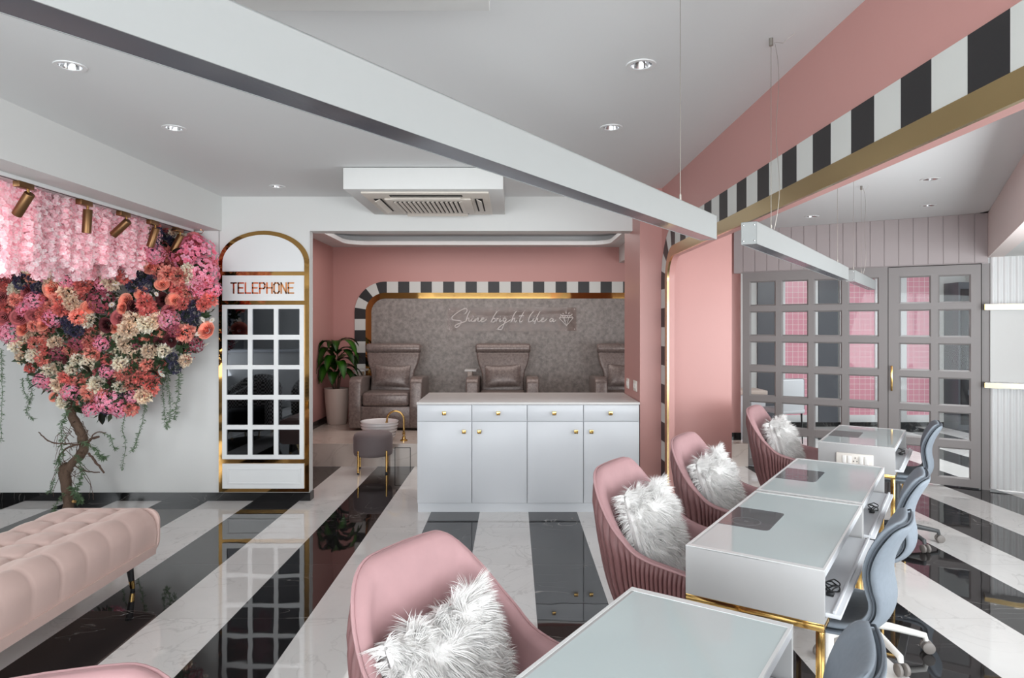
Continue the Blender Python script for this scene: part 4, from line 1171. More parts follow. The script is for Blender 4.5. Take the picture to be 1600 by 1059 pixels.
bm = bmesh.new(); tube(bm, [(0, -.02, .085), (0, -.065, .11)], .006, 8); tube(bm, [(0, 0, .07), (0, 0, .10)], .017, 14); link('lever', bm, M['gold'], t, True)

# stool
t = thing('round_stool', 'round taupe velvet stool with four brass legs in front of the platform', 'stool', (-1.495, 7.13, 0))
bm = bmesh.new(); lathe(bm, [(0, .175), (.185, .175), (.200, .185), (.205, .21), (.207, .36), (.198, .395), (.175, .412), (.10, .42), (0, .422)], 48); link('seat', bm, M['velvet_taupe'], t, 'all')
for k in range(4):
    a = math.radians(-126 + 90 * k); x_, y_ = .205 * math.cos(a), .205 * math.sin(a)
    bm = bmesh.new(); tube(bm, [(x_, y_, .018), (x_, y_, .24)], .0115, 12); lg = link('leg', bm, M['gold'], t, True)
    bm = bmesh.new(); tube(bm, [(x_, y_, 0), (x_, y_, .018)], .0125, 12); link('foot_cap', bm, M['black_plastic'], lg, True)

# potted plant
t = thing('potted_plant', 'green broad-leaved plant in a cream pot on the platform by the pink wall', 'plant', (-2.335, 8.86, .25))
bm = bmesh.new(); lathe(bm, [(0, 0), (.115, 0), (.122, .01), (.135, .10), (.155, .30), (.166, .46), (.168, .475), (.158, .475), (.152, .43), (0, .42)], 40); link('pot', bm, M['pot'], t, 'all')
bm = bmesh.new(); lathe(bm, [(.152, .44), (.08, .445), (0, .45)], 24); link('soil', bm, M['soil'], t)
rnd = random.Random(11)
bm = bmesh.new()
stems = [[(-.02, 0, .45), (-.03, 0, .65), (-.05, -.01, .85)], [(.02, 0, .45), (.05, .0, .65), (.09, -.02, .80)], [(0, .02, .45), (.02, .03, .7), (0.0, .02, .96)], [(-.03, -.02, .45), (-.09, -.03, .6), (-.13, -.04, .74)]]
for s_ in stems: tube(bm, s_, [.012, .010, .007], 8)
link('stem', bm, M['twig'], t, True)
def leaf(bm, layer, base, direction, length, width, droop, col, fold=.25, tip=None):
    d = V(direction).normalized(); up = V((0, 0, 1)); side = d.cross(up)
    if side.length < .1: side = V((1, 0, 0))
    side.normalize(); q = V(base); rows_ = []; n_ = 9
    col2 = tuple(min(1, c * 1.5) for c in col)
    for k in range(n_ + 1):
        s = k / n_; w = width * (math.sin(PI * min(1, s * .97 + .03)) ** .75) * (1 - .25 * s) if k < n_ else .0005
        nrm = side.cross(d)
        rows_.append([bm.verts.new(q + side * w * a + nrm * (abs(a) * w * fold)) for a in (-1, -.5, 0, .5, 1)])
        q = q + d * (length / n_); d = (d + V((0, 0, -droop / n_))).normalized()
    for A_, B_ in zip(rows_, rows_[1:]):
        for k in range(4):
            f = bm.faces.new((A_[k], A_[k + 1], B_[k + 1], B_[k]))
            for lp_ in f.loops: lp_[layer] = (*(col2 if k in (1, 2) else col), 1)
# leaves: (screen-like offsets) a ring of arching drooping leaves
specs = []
for i in range(27):
    h = .60 + .46 * (i / 26); a = i * 2.399; r = .03 + .03 * rnd.random()
    specs.append(((r * math.cos(a) - .02, r * math.sin(a) * .6, h), ((math.cos(a), math.sin(a) * .55 - .15) if math.cos(a) > 0 else (math.cos(a) * .45, math.sin(a) * .4 - .65)) + ( .75 + .3 * rnd.random(),), (.36 + .12 * rnd.random()), .062 + .022 * rnd.random(), 2.6 + .9 * rnd.random()))
for b_, d_, L_, w_, dr in specs:
    bm = bmesh.new(); ly = bm.loops.layers.color.new('Col'); g = rnd.uniform(.6, 1.4)
    leaf(bm, ly, b_, d_, L_, w_, dr, (.085 * g, .185 * g, .030 * g)); [setattr(v.co, 'x', max(v.co.x, -.165 - .01 * rnd.random())) for v in bm.verts]; link('leaf', bm, M['plant_leaf'], t, 'all', recalc=False)

# script sign on the grey wall
SX = lambda px: (690 + px / 7.273 - 802) * 9.33 / F
SZ = lambda py: CZ - (470 + py / 7.273 - 510) * 9.33 / F
t = thing('script_wall_sign', 'thin wire script lettering with a diamond outline on the grey alcove wall', 'sign', (SX(800), YB - .014, SZ(340)))
ox, oz = t.location.x, t.location.z
word_strokes = [
 [(262, 150), (290, 120), (285, 92), (262, 90), (200, 120), (140, 165), (118, 190), (130, 215), (190, 222), (222, 232), (215, 262), (185, 295), (160, 300), (155, 282), (185, 262), (235, 245), (270, 235)],
 [(325, 115), (300, 160), (275, 235), (295, 200), (312, 196), (310, 215), (318, 236), (338, 215)], [(352, 195), (342, 225), (350, 238), (372, 220)], [(372, 235), (385, 200), (378, 236), (405, 200), (418, 198), (412, 225), (425, 238), (440, 225)],
 [(440, 225), (470, 212), (480, 196), (465, 196), (448, 218), (458, 238), (485, 232), (515, 205)],
 [(632, 120), (600, 165), (560, 242), (585, 205), (605, 200), (610, 220), (590, 240), (572, 240)], [(618, 238), (632, 198), (636, 206), (652, 200)], [(668, 200), (660, 228), (668, 238), (686, 222)], [(672, 172), (670, 180)], [(358, 168), (356, 176)], [(1054, 172), (1052, 180)],
 [(735, 200), (715, 195), (700, 212), (702, 232), (720, 230), (738, 205), (715, 250), (690, 310), (672, 325), (640, 322), (655, 300), (700, 265), (760, 230), (785, 215)],
 [(850, 118), (820, 160), (790, 240), (812, 205), (830, 200), (828, 222), (838, 240), (858, 220)], [(935, 125), (905, 175), (885, 225), (895, 240), (925, 222)], [(880, 172), (935, 165)],
 [(1045, 120), (1010, 160), (988, 215), (995, 240), (1020, 232), (1040, 210)], [(1048, 198), (1038, 225), (1048, 238), (1065, 222)], [(1120, 118), (1090, 170), (1055, 262)], [(1060, 225), (1095, 198), (1085, 215), (1100, 238), (1120, 225)],
 [(1120, 222), (1150, 212), (1158, 196), (1143, 198), (1132, 218), (1142, 238), (1165, 232), (1200, 200)],
 [(1262, 205), (1245, 200), (1228, 222), (1240, 240), (1262, 215), (1270, 205), (1262, 232), (1275, 238), (1300, 215)]]
bm = bmesh.new()
def smooth_line(pts, n=4):
    out = []
    P_ = [V(p) for p in pts]
    for i in range(len(P_) - 1):
        p0 = P_[max(0, i - 1)]; p1 = P_[i]; p2 = P_[i + 1]; p3 = P_[min(len(P_) - 1, i + 2)]
        for k in range(n):
            u_ = k / n; out.append(.5 * ((2 * p1) + (-p0 + p2) * u_ + (2 * p0 - 5 * p1 + 4 * p2 - p3) * u_ * u_ + (-p0 + 3 * p1 - 3 * p2 + p3) * u_ ** 3))
    out.append(P_[-1]); return out
for st in word_strokes:
    tube(bm, [(SX(p.x) - ox, -.032, SZ(p.y) - oz) for p in smooth_line(st)], .0060, 6)
link('lettering', bm, M['sign_wire'], t, True)
bm = bmesh.new()
for st in ([(1335, 195), (1365, 165), (1465, 165), (1495, 190), (1418, 282), (1335, 195)], [(1335, 192), (1495, 190)], [(1365, 165), (1385, 192), (1418, 282), (1445, 190), (1465, 165)], [(1385, 192), (1415, 166), (1445, 190)],
           [(1375, 140), (1385, 152)], [(1413, 120), (1413, 145)], [(1450, 130), (1440, 150)], [(1485, 150), (1472, 158)], [(1348, 155), (1360, 162)]):
    tube(bm, [(SX(a) - ox, -.030, SZ(b) - oz) for a, b in st], .0064, 6)
link('diamond_outline', bm, M['sign_wire'], t, True)
k = NT('clear_acrylic_plate'); tr = k.n('ShaderNodeBsdfTransparent'); tr.inputs[0].default_value = (.93, .90, .89, 1); gl = k.n('ShaderNodeBsdfGlossy'); gl.inputs['Roughness'].default_value = .03
mx = k.n('ShaderNodeMixShader'); mx.inputs[0].default_value = .006; k.l(tr.outputs[0], mx.inputs[1]); k.l(gl.outputs[0], mx.inputs[2]); k.l(mx.outputs[0], k.t.nodes['Material Output'].inputs['Surface'])
bm = bmesh.new(); box(bm, (SX(70) - ox, -.024, SZ(340) - oz), (SX(1530) - ox, -.018, SZ(75) - oz)); link('acrylic_plate', bm, k.m, t)
bm = bmesh.new()
for a in (90, 1510):
    for b in (95, 320): tube(bm, [(SX(a) - ox, 0, SZ(b) - oz), (SX(a) - ox, -.028, SZ(b) - oz)], .006, 10)
link('standoff', bm, M['sign_wire'], t, True)

# ================================================================ TUFTED BENCH
t = thing('tufted_bench', 'blush velvet bench with tufted seat and black brass-tipped legs', 'bench', (-2.43, 3.19, 0))
BW, BL, BZ0, BZ1 = .285, .80, .165, .445
bm = bmesh.new(); nx_, ny_ = 48, 120; cell = .19
def pill(x, y):
    fx_ = (x + BW) / cell; fy_ = (y + BL) / cell
    gx = min(abs(fx_ - round(fx_)), .5) if True else 0; gy = min(abs(fy_ - round(fy_)), .5)
    ex = BW - abs(x); ey = BL - abs(y)
    if ex < cell * .5: gx = .5
    if ey < cell * .5: gy = max(gy, .5)
    a = 1 - math.exp(-gx * 16); b = 1 - math.exp(-gy * 16)
    btn = math.exp(-((gx * gx + gy * gy) * 60)) * (1 if (ex > cell * .5 and ey > cell * .5) else 0)
    return .012 * (min(a, b)) + .016 * (gx * 2) ** .7 * (gy * 2) ** .7 - .030 * btn
rows_ = []
def sidew(th):  # rounded cross section: th from 0 (bottom of left side) across the top to the other side
    return th
NS = 72
for j in range(ny_ + 1):
    y = -BL + 2 * BL * j / ny_
    ry = .06; ey = BL - abs(y); endz = 0 if ey > ry else ry - math.sqrt(max(0, ry * ry - (ry - ey) ** 2))
    row = []
    for i in range(NS + 1):
        s = i / NS * 2 - 1; sg_ = 1 if s > 0 else -1; a = abs(s); r = .085
        ltop = BW - r; larc = r * PI / 2; lside = .14; tot = ltop + larc + lside; d = a * tot
        fy_ = (y + BL) / cell; gy = abs(fy_ - round(fy_)); seam = math.exp(-gy * 22) * (0 if ey < cell * .5 else 1)
        if d < ltop: x = d; z = BZ1; nx, nz = 0, 1; h = pill(sg_ * x, y)
        elif d < ltop + larc: th = (d - ltop) / r; x = ltop + r * math.sin(th); z = BZ1 - r + r * math.cos(th); nx, nz = math.sin(th), math.cos(th); h = .025 - .009 * seam + .005 * (math.sin(PI * fy_)) ** 2
        else: q = d - ltop - larc; x = BW; z = BZ1 - r - q; nx, nz = 1, 0; k_ = 1 - q / lside; h = (.025 - .009 * seam + .005 * math.sin(PI * fy_) ** 2) * k_ ** .5 if k_ > 0 else 0
        if abs(d - ltop) < .03 and d < ltop: 
            m2 = (d - (ltop - .03)) / .03; h = h * (1 - m2) + (.025 - .009 * seam + .005 * math.sin(PI * fy_) ** 2) * m2
        z2 = z + nz * h - endz; row.append(bm.verts.new((sg_ * (x + nx * h * .8), y, max(BZ0 + .04, z2))))
    rows_.append(row)
grid_faces(bm, rows_); bm.faces.new(rows_[0]); bm.faces.new(rows_[-1][::-1]); link('seat_cushion', bm, M['blush'], t, 'all')
# outer rail: flared band round the bottom and rounded end boards
bm = bmesh.new()
o = [(-BW - .012, BZ0 + .02), (-BW - .02, BZ0 + .075), (-BW - .002, BZ0 + .075), (-BW + .01, BZ0 + .03), (BW - .01, BZ0 + .03), (BW + .002, BZ0 + .075), (BW + .02, BZ0 + .075), (BW + .012, BZ0 + .02), (BW - .03, BZ0), (-BW + .03, BZ0)]
extrude_poly(bm, [V((x, -BL, z)) for x, z in o], (0, 2 * BL, 0)); link('rail', bm, M['blush'], t, True)
for sy in (-1, 1):
    bm = bmesh.new(); w = BW + .030; o = []
    for k_ in range(9): a = PI + PI / 2 * k_ / 8; o.append((-w + .11 + .11 * math.cos(a), BZ0 + .11 + .11 * math.sin(a)))
    for k_ in range(9): a = 1.5 * PI + PI / 2 * k_ / 8; o.append((w - .11 + .11 * math.cos(a), BZ0 + .11 + .11 * math.sin(a)))
    for k_ in range(9): a = PI / 2 * k_ / 8; o.append((w - .07 + .07 * math.cos(a), BZ1 - .062 + .07 * math.sin(a)))
    for k_ in range(9): a = PI / 2 + PI / 2 * k_ / 8; o.append((-w + .07 + .07 * math.cos(a), BZ1 - .062 + .07 * math.sin(a)))
    y0 = sy * BL; extrude_poly(bm, [V((x, y0, z)) for x, z in o], (0, sy * .022, 0)); bmesh.ops.recalc_face_normals(bm, faces=bm.faces)
    bmesh.ops.bevel(bm, geom=[e for e in bm.edges], offset=.006, segments=2, profile=.5, affect='EDGES'); link('end_board', bm, M['blush'], t, True)
for sx in (-1, 1):
    for sy in (-1, 1):
        x_, y_ = sx * (BW - .09), sy * (BL - .10)
        bm = bmesh.new(); tube(bm, [(x_, y_, BZ0 + .005), (x_ + sx * .01, y_ + sy * .008, .06)], [.021, .016], 14); lg = link('leg', bm, M['black_plastic'], t, True)
        bm = bmesh.new(); tube(bm, [(x_ + sx * .01, y_ + sy * .008, .06), (x_ + sx * .014, y_ + sy * .012, .014)], [.0162, .0135], 14); link('brass_tip', bm, M['gold'], lg, True)
        bm = bmesh.new(); tube(bm, [(x_ + sx * .014, y_ + sy * .012, .014), (x_ + sx * .0145, y_ + sy * .0125, 0)], [.0137, .0125], 14); link('foot_pad', bm, M['black_plastic'], lg, True)

# ================================================================ FURNITURE REFLECTED IN THE MIRROR PANES
def lounge(lab, loc, rz):
    t = thing('lounge_chair', lab, 'armchair', loc, rz, 'houndstooth lounge chairs reflected in the mirror panes')
    def curved(r0, r1, z0, z1a, z1b, a0, a1, mt, name, n=28):
        bm = bmesh.new(); rows_ = []
        for k in range(n + 1):
            q = k / n; a = math.radians(a0 + (a1 - a0) * q); zt = z1b + (z1a - z1b) * math.sin(PI * q) ** 1.3; c, s = math.cos(a), math.sin(a)
            sec = [(r0, z0), (r0, zt - .03), (r0 + .02, zt), (r1 - .02, zt), (r1, zt - .03), (r1, z0)]
            rows_.append([bm.verts.new((c * r, s * r, z)) for r, z in sec])
        grid_faces(bm, rows_, closed=True); bm.faces.new(rows_[0]); bm.faces.new(rows_[-1][::-1]); link(name, bm, mt, t, True)
    curved(.30, .40, .20, .80, .58, -10 - 90 + 90, 190, M['hound'], 'backrest')
    bm = bmesh.new(); lathe(bm, [(0, .20), (.29, .20), (.30, .24), (.30, .40), (.27, .44), (0, .45)], 40); link('seat', bm, M['black_fabric'], t, 'all')
    bm = bmesh.new(); lathe(bm, [(0, .17), (.38, .17), (.39, .20), (0, .20)], 40); link('base', bm, M['black_fabric'], t, True)
    for a in (45, 135, 225, 315):
        a = math.radians(a); bm = bmesh.new(); tube(bm, [(.28 * math.cos(a), .28 * math.sin(a), .175), (.32 * math.cos(a), .32 * math.sin(a), 0)], [.014, .009], 10); link('leg', bm, M['gold'], t, True)
M['black_fabric'] = mat('black_velvet', (24, 23, 25), .8, sheen=.3)
lounge('houndstooth lounge chair with black seat, left one in the mirror reflection', (-3.55, 2.75, 0), math.radians(205))
lounge('houndstooth lounge chair with black seat, farther one in the mirror reflection', (-3.95, 1.7, 0), math.radians(185))
lounge('houndstooth lounge chair with black seat, nearest the brass table', (-3.05, 1.35, 0), math.radians(170))
t = thing('side_table', 'round white table on a brass cone base, seen in the mirror panes', 'table', (-3.0, 2.25, 0))
bm = bmesh.new(); lathe(bm, [(0, .49), (.24, .49), (.25, .50), (.24, .51), (0, .51)], 40); link('table_top', bm, M['ceramic'], t, True)
bm = bmesh.new(); lathe(bm, [(0, 0), (.14, 0), (.13, .02), (.05, .28), (.07, .49), (0, .49)], 32); link('cone_base', bm, M['gold'], t, True)
t = thing('reception_counter', 'pale grey reception counter seen dimly in the mirror panes', 'counter', (-4.7, -1.3, 0))
bm = bmesh.new(); box(bm, (-.9, -.3, 0), (.9, .3, 1.05), .01); link('body', bm, M['wall_white'], t, True)
bm = bmesh.new(); box(bm, (-.94, -.34, 1.05), (.94, .34, 1.09), .005); link('counter_top', bm, M['lacquer'], t, True)
# white chair in the far room behind the glass
p = pix(1238, 640, 8.7)
t = thing('dining_chair', 'white chair in the far room, seen through the glazed screen', 'chair', (p.x, 8.7, 0), math.radians(15))
bm = bmesh.new(); box(bm, (-.19, 0, .42), (.19, .035, .86), .03, seg=4); link('backrest', bm, M['lacquer'], t, True)
bm = bmesh.new(); box(bm, (-.2, .0, .40), (.2, .42, .46), .02, seg=3); link('seat', bm, M['lacquer'], t, True)
for sx in (-.17, .17):
    for sy in (.04, .38): bm = bmesh.new(); tube(bm, [(sx, sy, .41), (sx * 1.1, sy, 0)], [.012, .008], 8); link('leg', bm, M['black_plastic'], t, True)
p = pix(1190, 622, 8.9)
t = thing('low_console', 'beige-topped white console in the far room behind the left glass panes', 'cabinet', (p.x - .05, 9.2, 0))
bm = bmesh.new(); box(bm, (-.30, 0, 0), (.22, .4, .60), .01); link('body', bm, M['lacquer'], t, True)
bm = bmesh.new(); box(bm, (-.32, -.02, .60), (.24, .42, .66), .01); link('top', bm, M['pot'], t, True)
# ================================================================ FLOWER TREE
rnd = random.Random(21)
TY = 5.62
TX = pix(105, 800, 5.55).x
tree = thing('flower_tree', 'artificial flower tree on a gnarled trunk with pink wisteria, against the white wall', 'tree', (TX, 5.55, 0))
def T(px, py, D): return pix(px, py, D) - V((TX, 5.55, 0))
def wob(pts, r, n=6, amp=.008, seed=0):
    out = []; rr = []; rg = random.Random(seed)
    P_ = [V(p) for p in pts]
    for i in range(len(P_) - 1):
        p0 = P_[max(0, i - 1)]; p1 = P_[i]; p2 = P_[i + 1]; p3 = P_[min(len(P_) - 1, i + 2)]
        for k in range(n):
            u_ = k / n; q = .5 * ((2 * p1) + (-p0 + p2) * u_ + (2 * p0 - 5 * p1 + 4 * p2 - p3) * u_ * u_ + (-p0 + 3 * p1 - 3 * p2 + p3) * u_ ** 3)
            out.append(q + V((rg.uniform(-1, 1), rg.uniform(-1, 1), rg.uniform(-1, 1))) * amp); rr.append((r[i] + (r[i + 1] - r[i]) * u_) * rg.uniform(.92, 1.08))
    out.append(P_[-1]); rr.append(r[-1]); return out, rr
bm = bmesh.new()
pts, rr = wob([T(106, 803, 5.5), T(107, 775, 5.52), T(99, 738, 5.56), T(108, 728, 5.56)], [.038, .042, .044, .038], amp=.007, seed=1); tube(bm, pts, rr, 12)
pts, rr = wob([T(100, 745, 5.55), T(112, 725, 5.56), T(127, 708, 5.58), T(131, 692, 5.6), T(122, 665, 5.6), T(110, 640, 5.62), T(118, 610, 5.66), T(138, 585, 5.7), T(165, 556, 5.72), T(188, 530, 5.72)], [.034, .034, .036, .038, .036, .036, .034, .030, .026, .022], amp=.007, seed=2); tube(bm, pts, rr, 12)
trunk = link('trunk', bm, M['bark'], tree, 'all')
bm = bmesh.new(); lathe(bm, [(0, .002), (.010, .001), (.013, -.008), (.012, -.03)], 12, M=Matrix.Translation(T(114, 783, 5.47)) @ Matrix.Rotation(math.radians(70), 4, 'X')); link('cut_stub', bm, M['cut_wood'], trunk, True)
bt = [([(60, 675), (78, 690), (100, 693), (125, 694)], .006), ([(163, 739), (150, 722), (138, 708)], .010), ([(155, 682), (142, 686), (128, 698)], .012), ([(138, 672), (130, 684)], .006), ([(96, 728), (92, 714), (104, 700), (124, 694)], .008), ([(156, 738), (135, 736), (118, 728)], .006), ([(166, 676), (150, 676), (138, 690)], .005)]
for i, (ps, r) in enumerate(bt):
    D0 = 5.50 + .03 * (i % 3); bm = bmesh.new(); pts, rr = wob([T(x, y, D0) for x, y in ps], [r * .7] + [r] * (len(ps) - 1), amp=.003, seed=10 + i); tube(bm, pts, rr, 8); link('branch', bm, M['twig'], tree, True)
# thin curling twigs
bm = bmesh.new()
for i in range(34):
    a = (rnd.uniform(95, 130), rnd.uniform(655, 750)); b = (a[0] + rnd.uniform(-22, 26), a[1] + rnd.uniform(-20, 34)); c_ = (b[0] + rnd.uniform(-12, 14), b[1] + rnd.uniform(-8, 30))
    D0 = rnd.uniform(5.44, 5.60); pts, rr = wob([T(*a, 5.56), T(*b, D0), T(*c_, D0)], [.0028, .0024, .0012], amp=.004, seed=50 + i); tube(bm, pts, rr, 5)
link('curling_twigs', bm, M['twig'], tree, True)
# hanging fern strands with needle leaves
def fern(ps, D0, dens, spread, name='hanging_fern', seed=0):
    rg = random.Random(seed); bm = bmesh.new(); pts, rr = wob([T(x, y, D0) for x, y in ps], [.0022] * len(ps), 10, .004, seed); tube(bm, pts, rr, 4)
    for k in range(dens):
        i = rg.randrange(len(pts) - 1); p = pts[i].lerp(pts[i + 1], rg.random())
        d = V((rg.uniform(-1, 1), rg.uniform(-.7, .7), rg.uniform(-.9, .35))).normalized(); L_ = rg.uniform(.3, 1) * spread; sd = d.cross(V((rg.uniform(-1, 1), rg.uniform(-1, 1), rg.uniform(-1, 1)))).normalized() * L_ * .11
        v = [bm.verts.new(q) for q in (p, p + d * L_ * .5 + sd, p + d * L_, p + d * L_ * .5 - sd)]; bm.faces.new(v)
    link(name, bm, M['fern'], tree)
fr_ = [([(265, 553), (262, 590), (266, 640), (260, 668)], 5.68, 170, .035), ([(276, 555), (280, 600), (272, 655)], 5.7, 160, .035), ([(257, 560), (254, 610), (258, 660)], 5.72, 120, .03), ([(222, 610), (226, 640), (216, 680), (206, 705)], 5.66, 130, .03), ([(200, 635), (192, 665), (196, 700), (190, 735)], 5.7, 90, .025),
       ([(42, 585), (50, 615), (42, 640), (52, 655)], 5.68, 110, .03), ([(35, 590), (38, 612), (48, 630)], 5.7, 70, .025), ([(2, 545), (3, 600), (1, 690)], 5.7, 130, .03), ([(-12, 550), (-10, 620), (-14, 680)], 5.7, 90, .03),
       ([(160, 676), (172, 682), (178, 700), (184, 698)], 5.56, 60, .03), ([(108, 640), (96, 665), (98, 700), (88, 725)], 5.5, 120, .04), ([(128, 690), (148, 700), (158, 715), (165, 712)], 5.5, 110, .04), ([(92, 725), (84, 750), (80, 765), (74, 768)], 5.48, 60, .03), ([(110, 760), (122, 775), (126, 784)], 5.46, 120, .04), ([(120, 710), (128, 740), (118, 765)], 5.5, 110, .035), ([(100, 770), (86, 790), (82, 800)], 5.46, 60, .03)]
for i, (ps, D0, dn, sp) in enumerate(fr_): fern(ps, D0, int(dn * 2.2), sp * 1.2, seed=100 + i)

# --- blossoms --------------------------------------------------
def petal_quad(bm, ly, c, d, up, L_, w, col, col2, curl=.3):
    side = d.cross(up)
    if side.length < 1e-3: side = V((1, 0, 0))
    side.normalize()
    a = bm.verts.new(c); b = bm.verts.new(c + d * L_ * .55 + side * w + up * L_ * .08); e = bm.verts.new(c + d * L_ * .55 - side * w + up * L_ * .08); f = bm.verts.new(c + d * L_ + up * L_ * curl)
    q = bm.faces.new((a, b, f, e))
    for lp_, cc in zip(q.loops, (col, col2, col2, col2)): lp_[ly] = (*cc, 1)
def sph(rg):
    z = rg.uniform(-.35, 1); a = rg.uniform(0, 2 * PI); r = math.sqrt(max(0, 1 - z * z)); return V((r * math.cos(a), r * math.sin(a), z))
def b_carnation(c1, c2, seed, n=250, petal=.42):
    rg = random.Random(seed); bm = bmesh.new(); ly = bm.loops.layers.color.new('Col')
    for k in range(n):
        d = sph(rg); base = d * rg.uniform(.45, .66); t2 = (d + V((rg.uniform(-1, 1), rg.uniform(-1, 1), rg.uniform(-1, 1))) * .55).normalized()
        v = rg.uniform(.75, 1.1); petal_quad(bm, ly, base, t2, V((rg.uniform(-1, 1), rg.uniform(-1, 1), rg.uniform(-1, 1))).normalized(), petal * rg.uniform(.7, 1.1), petal * .36, tuple(x * v for x in c1), tuple(min(1, x * v) for x in c2))
    return bm
def b_hydra(c1, c2, seed, n=230):
    rg = random.Random(seed); bm = bmesh.new(); ly = bm.loops.layers.color.new('Col')
    for k in range(n):
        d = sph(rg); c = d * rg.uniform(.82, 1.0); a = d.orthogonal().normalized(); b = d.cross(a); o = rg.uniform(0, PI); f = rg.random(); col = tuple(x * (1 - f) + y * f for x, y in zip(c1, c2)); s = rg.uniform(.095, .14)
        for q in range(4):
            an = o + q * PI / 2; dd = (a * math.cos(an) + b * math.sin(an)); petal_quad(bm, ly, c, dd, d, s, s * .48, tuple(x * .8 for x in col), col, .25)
    return bm
def b_rose(c1, c2, seed):
    rg = random.Random(seed); bm = bmesh.new(); ly = bm.loops.layers.color.new('Col')
    for ring in range(6):
        r = .12 + ring * .15; h = .55 - ring * .10; n = 3 + ring
        for q in range(n):
            a0 = 2 * PI * q / n + ring * .7; span = 2 * PI / n * 1.35; rows_ = []
            for i in range(5):
                s = i / 4; zz = -.2 + (h + .2) * s; rr_ = r * (.5 + .5 * math.sin(s * PI * .5)) + (.10 if i == 4 else 0)
                rows_.append([bm.verts.new((rr_ * math.cos(a0 + span * (j / 4 - .5)) , rr_ * math.sin(a0 + span * (j / 4 - .5)), zz - .10 * abs(j / 4 - .5) * s)) for j in range(5)])
            v = rg.uniform(.8, 1.05)
            for i in range(4):
                for j in range(4):
                    f = bm.faces.new((rows_[i][j], rows_[i][j + 1], rows_[i + 1][j + 1], rows_[i + 1][j])); cc = tuple(min(1, x * (1 - i / 3) + y * i / 3) * v for x, y in zip(c1, c2))
                    for lp_ in f.loops: lp_[ly] = (*cc, 1)
    return bm
def b_daisy(c, seed):
    rg = random.Random(seed); bm = bmesh.new(); ly = bm.loops.layers.color.new('Col')
    for fl in range(6):
        d = sph(rg); cc = d * .7; a = d.orthogonal().normalized(); b = d.cross(a)
        for q in range(12): an = q * PI / 6; petal_quad(bm, ly, cc, a * math.cos(an) + b * math.sin(an), d, .42, .07, tuple(x * .9 for x in c), c, .15)
        for q in range(6): an = q * PI / 3; petal_quad(bm, ly, cc + d * .04, a * math.cos(an) + b * math.sin(an), d, .1, .05, (.7, .6, .1), (.8, .7, .2), .1)
    return bm
C_ = lambda *c: tuple(min(1, x * 1.15 + .03) for x in sl(c))
KINDS = {
 'cream': [b_carnation(C_(205, 175, 150), C_(240, 226, 212), 1), b_carnation(C_(214, 190, 170), C_(244, 236, 226), 2)],
 'coral': [b_carnation(C_(240, 214, 190), C_(220, 120, 120), 3), b_carnation(C_(224, 130, 120), C_(238, 196, 180), 4)],
 'red': [b_carnation(C_(240, 190, 170), C_(218, 84, 90), 5)],
 'salmon': [b_carnation(C_(220, 150, 120), C_(226, 150, 138), 6)],
 'hydra_pink': [b_hydra(C_(236, 120, 168), C_(250, 208, 222), 7), b_hydra(C_(226, 140, 172), C_(244, 196, 212), 8)],
 'hydra_magenta': [b_hydra(C_(178, 56, 112), C_(206, 92, 142), 9)],
 'blue': [b_carnation(C_(92, 90, 116), C_(138, 136, 164), 10, 260, .24)],
 'rose_peach': [b_rose(C_(206, 120, 90), C_(240, 186, 160), 11)],
 'peony': [b_rose(C_(104, 34, 50), C_(160, 72, 90), 12)],
 'rose_pink': [b_rose(C_(170, 80, 90), C_(214, 132, 138), 13)],
 'daisy': [b_daisy(C_(244, 240, 232), 14)],
 'crimson': [b_hydra(C_(196, 16, 44), C_(220, 40, 70), 15, 34)],
}
NAMES = {'cream': 'cream_carnation', 'coral': 'coral_carnation', 'red': 'red_carnation', 'salmon': 'salmon_carnation', 'hydra_pink': 'pink_hydrangea', 'hydra_magenta': 'magenta_hydrangea', 'blue': 'grey_blue_pompom_flower',
         'rose_peach': 'peach_rose', 'peony': 'burgundy_peony', 'rose_pink': 'pink_rose', 'daisy': 'white_daisy', 'crimson': 'crimson_blossom'}
MESH = {}
for kk, bl in KINDS.items():
    MESH[kk] = []
    for b in bl:
        me = bpy.data.meshes.new(NAMES[kk]); b.to_mesh(me); b.free(); me.materials.append(M['petal']); MESH[kk].append(me)
poly = [(-75, 415), (60, 405), (150, 400), (215, 352), (262, 350), (300, 372), (328, 398), (336, 458), (322, 520), (300, 556), (252, 592), (226, 620), (200, 645), (160, 650), (122, 640), (88, 620), (60, 596), (38, 566), (20, 540), (-10, 520), (-75, 500)]
def inside(x, y, P_=poly):
    c = False; n = len(P_); j = n - 1
    for i in range(n):
        xi, yi = P_[i]; xj, yj = P_[j]
        if (yi > y) != (yj > y) and x < (xj - xi) * (y - yi) / (yj - yi) + xi: c = not c
        j = i
    return c
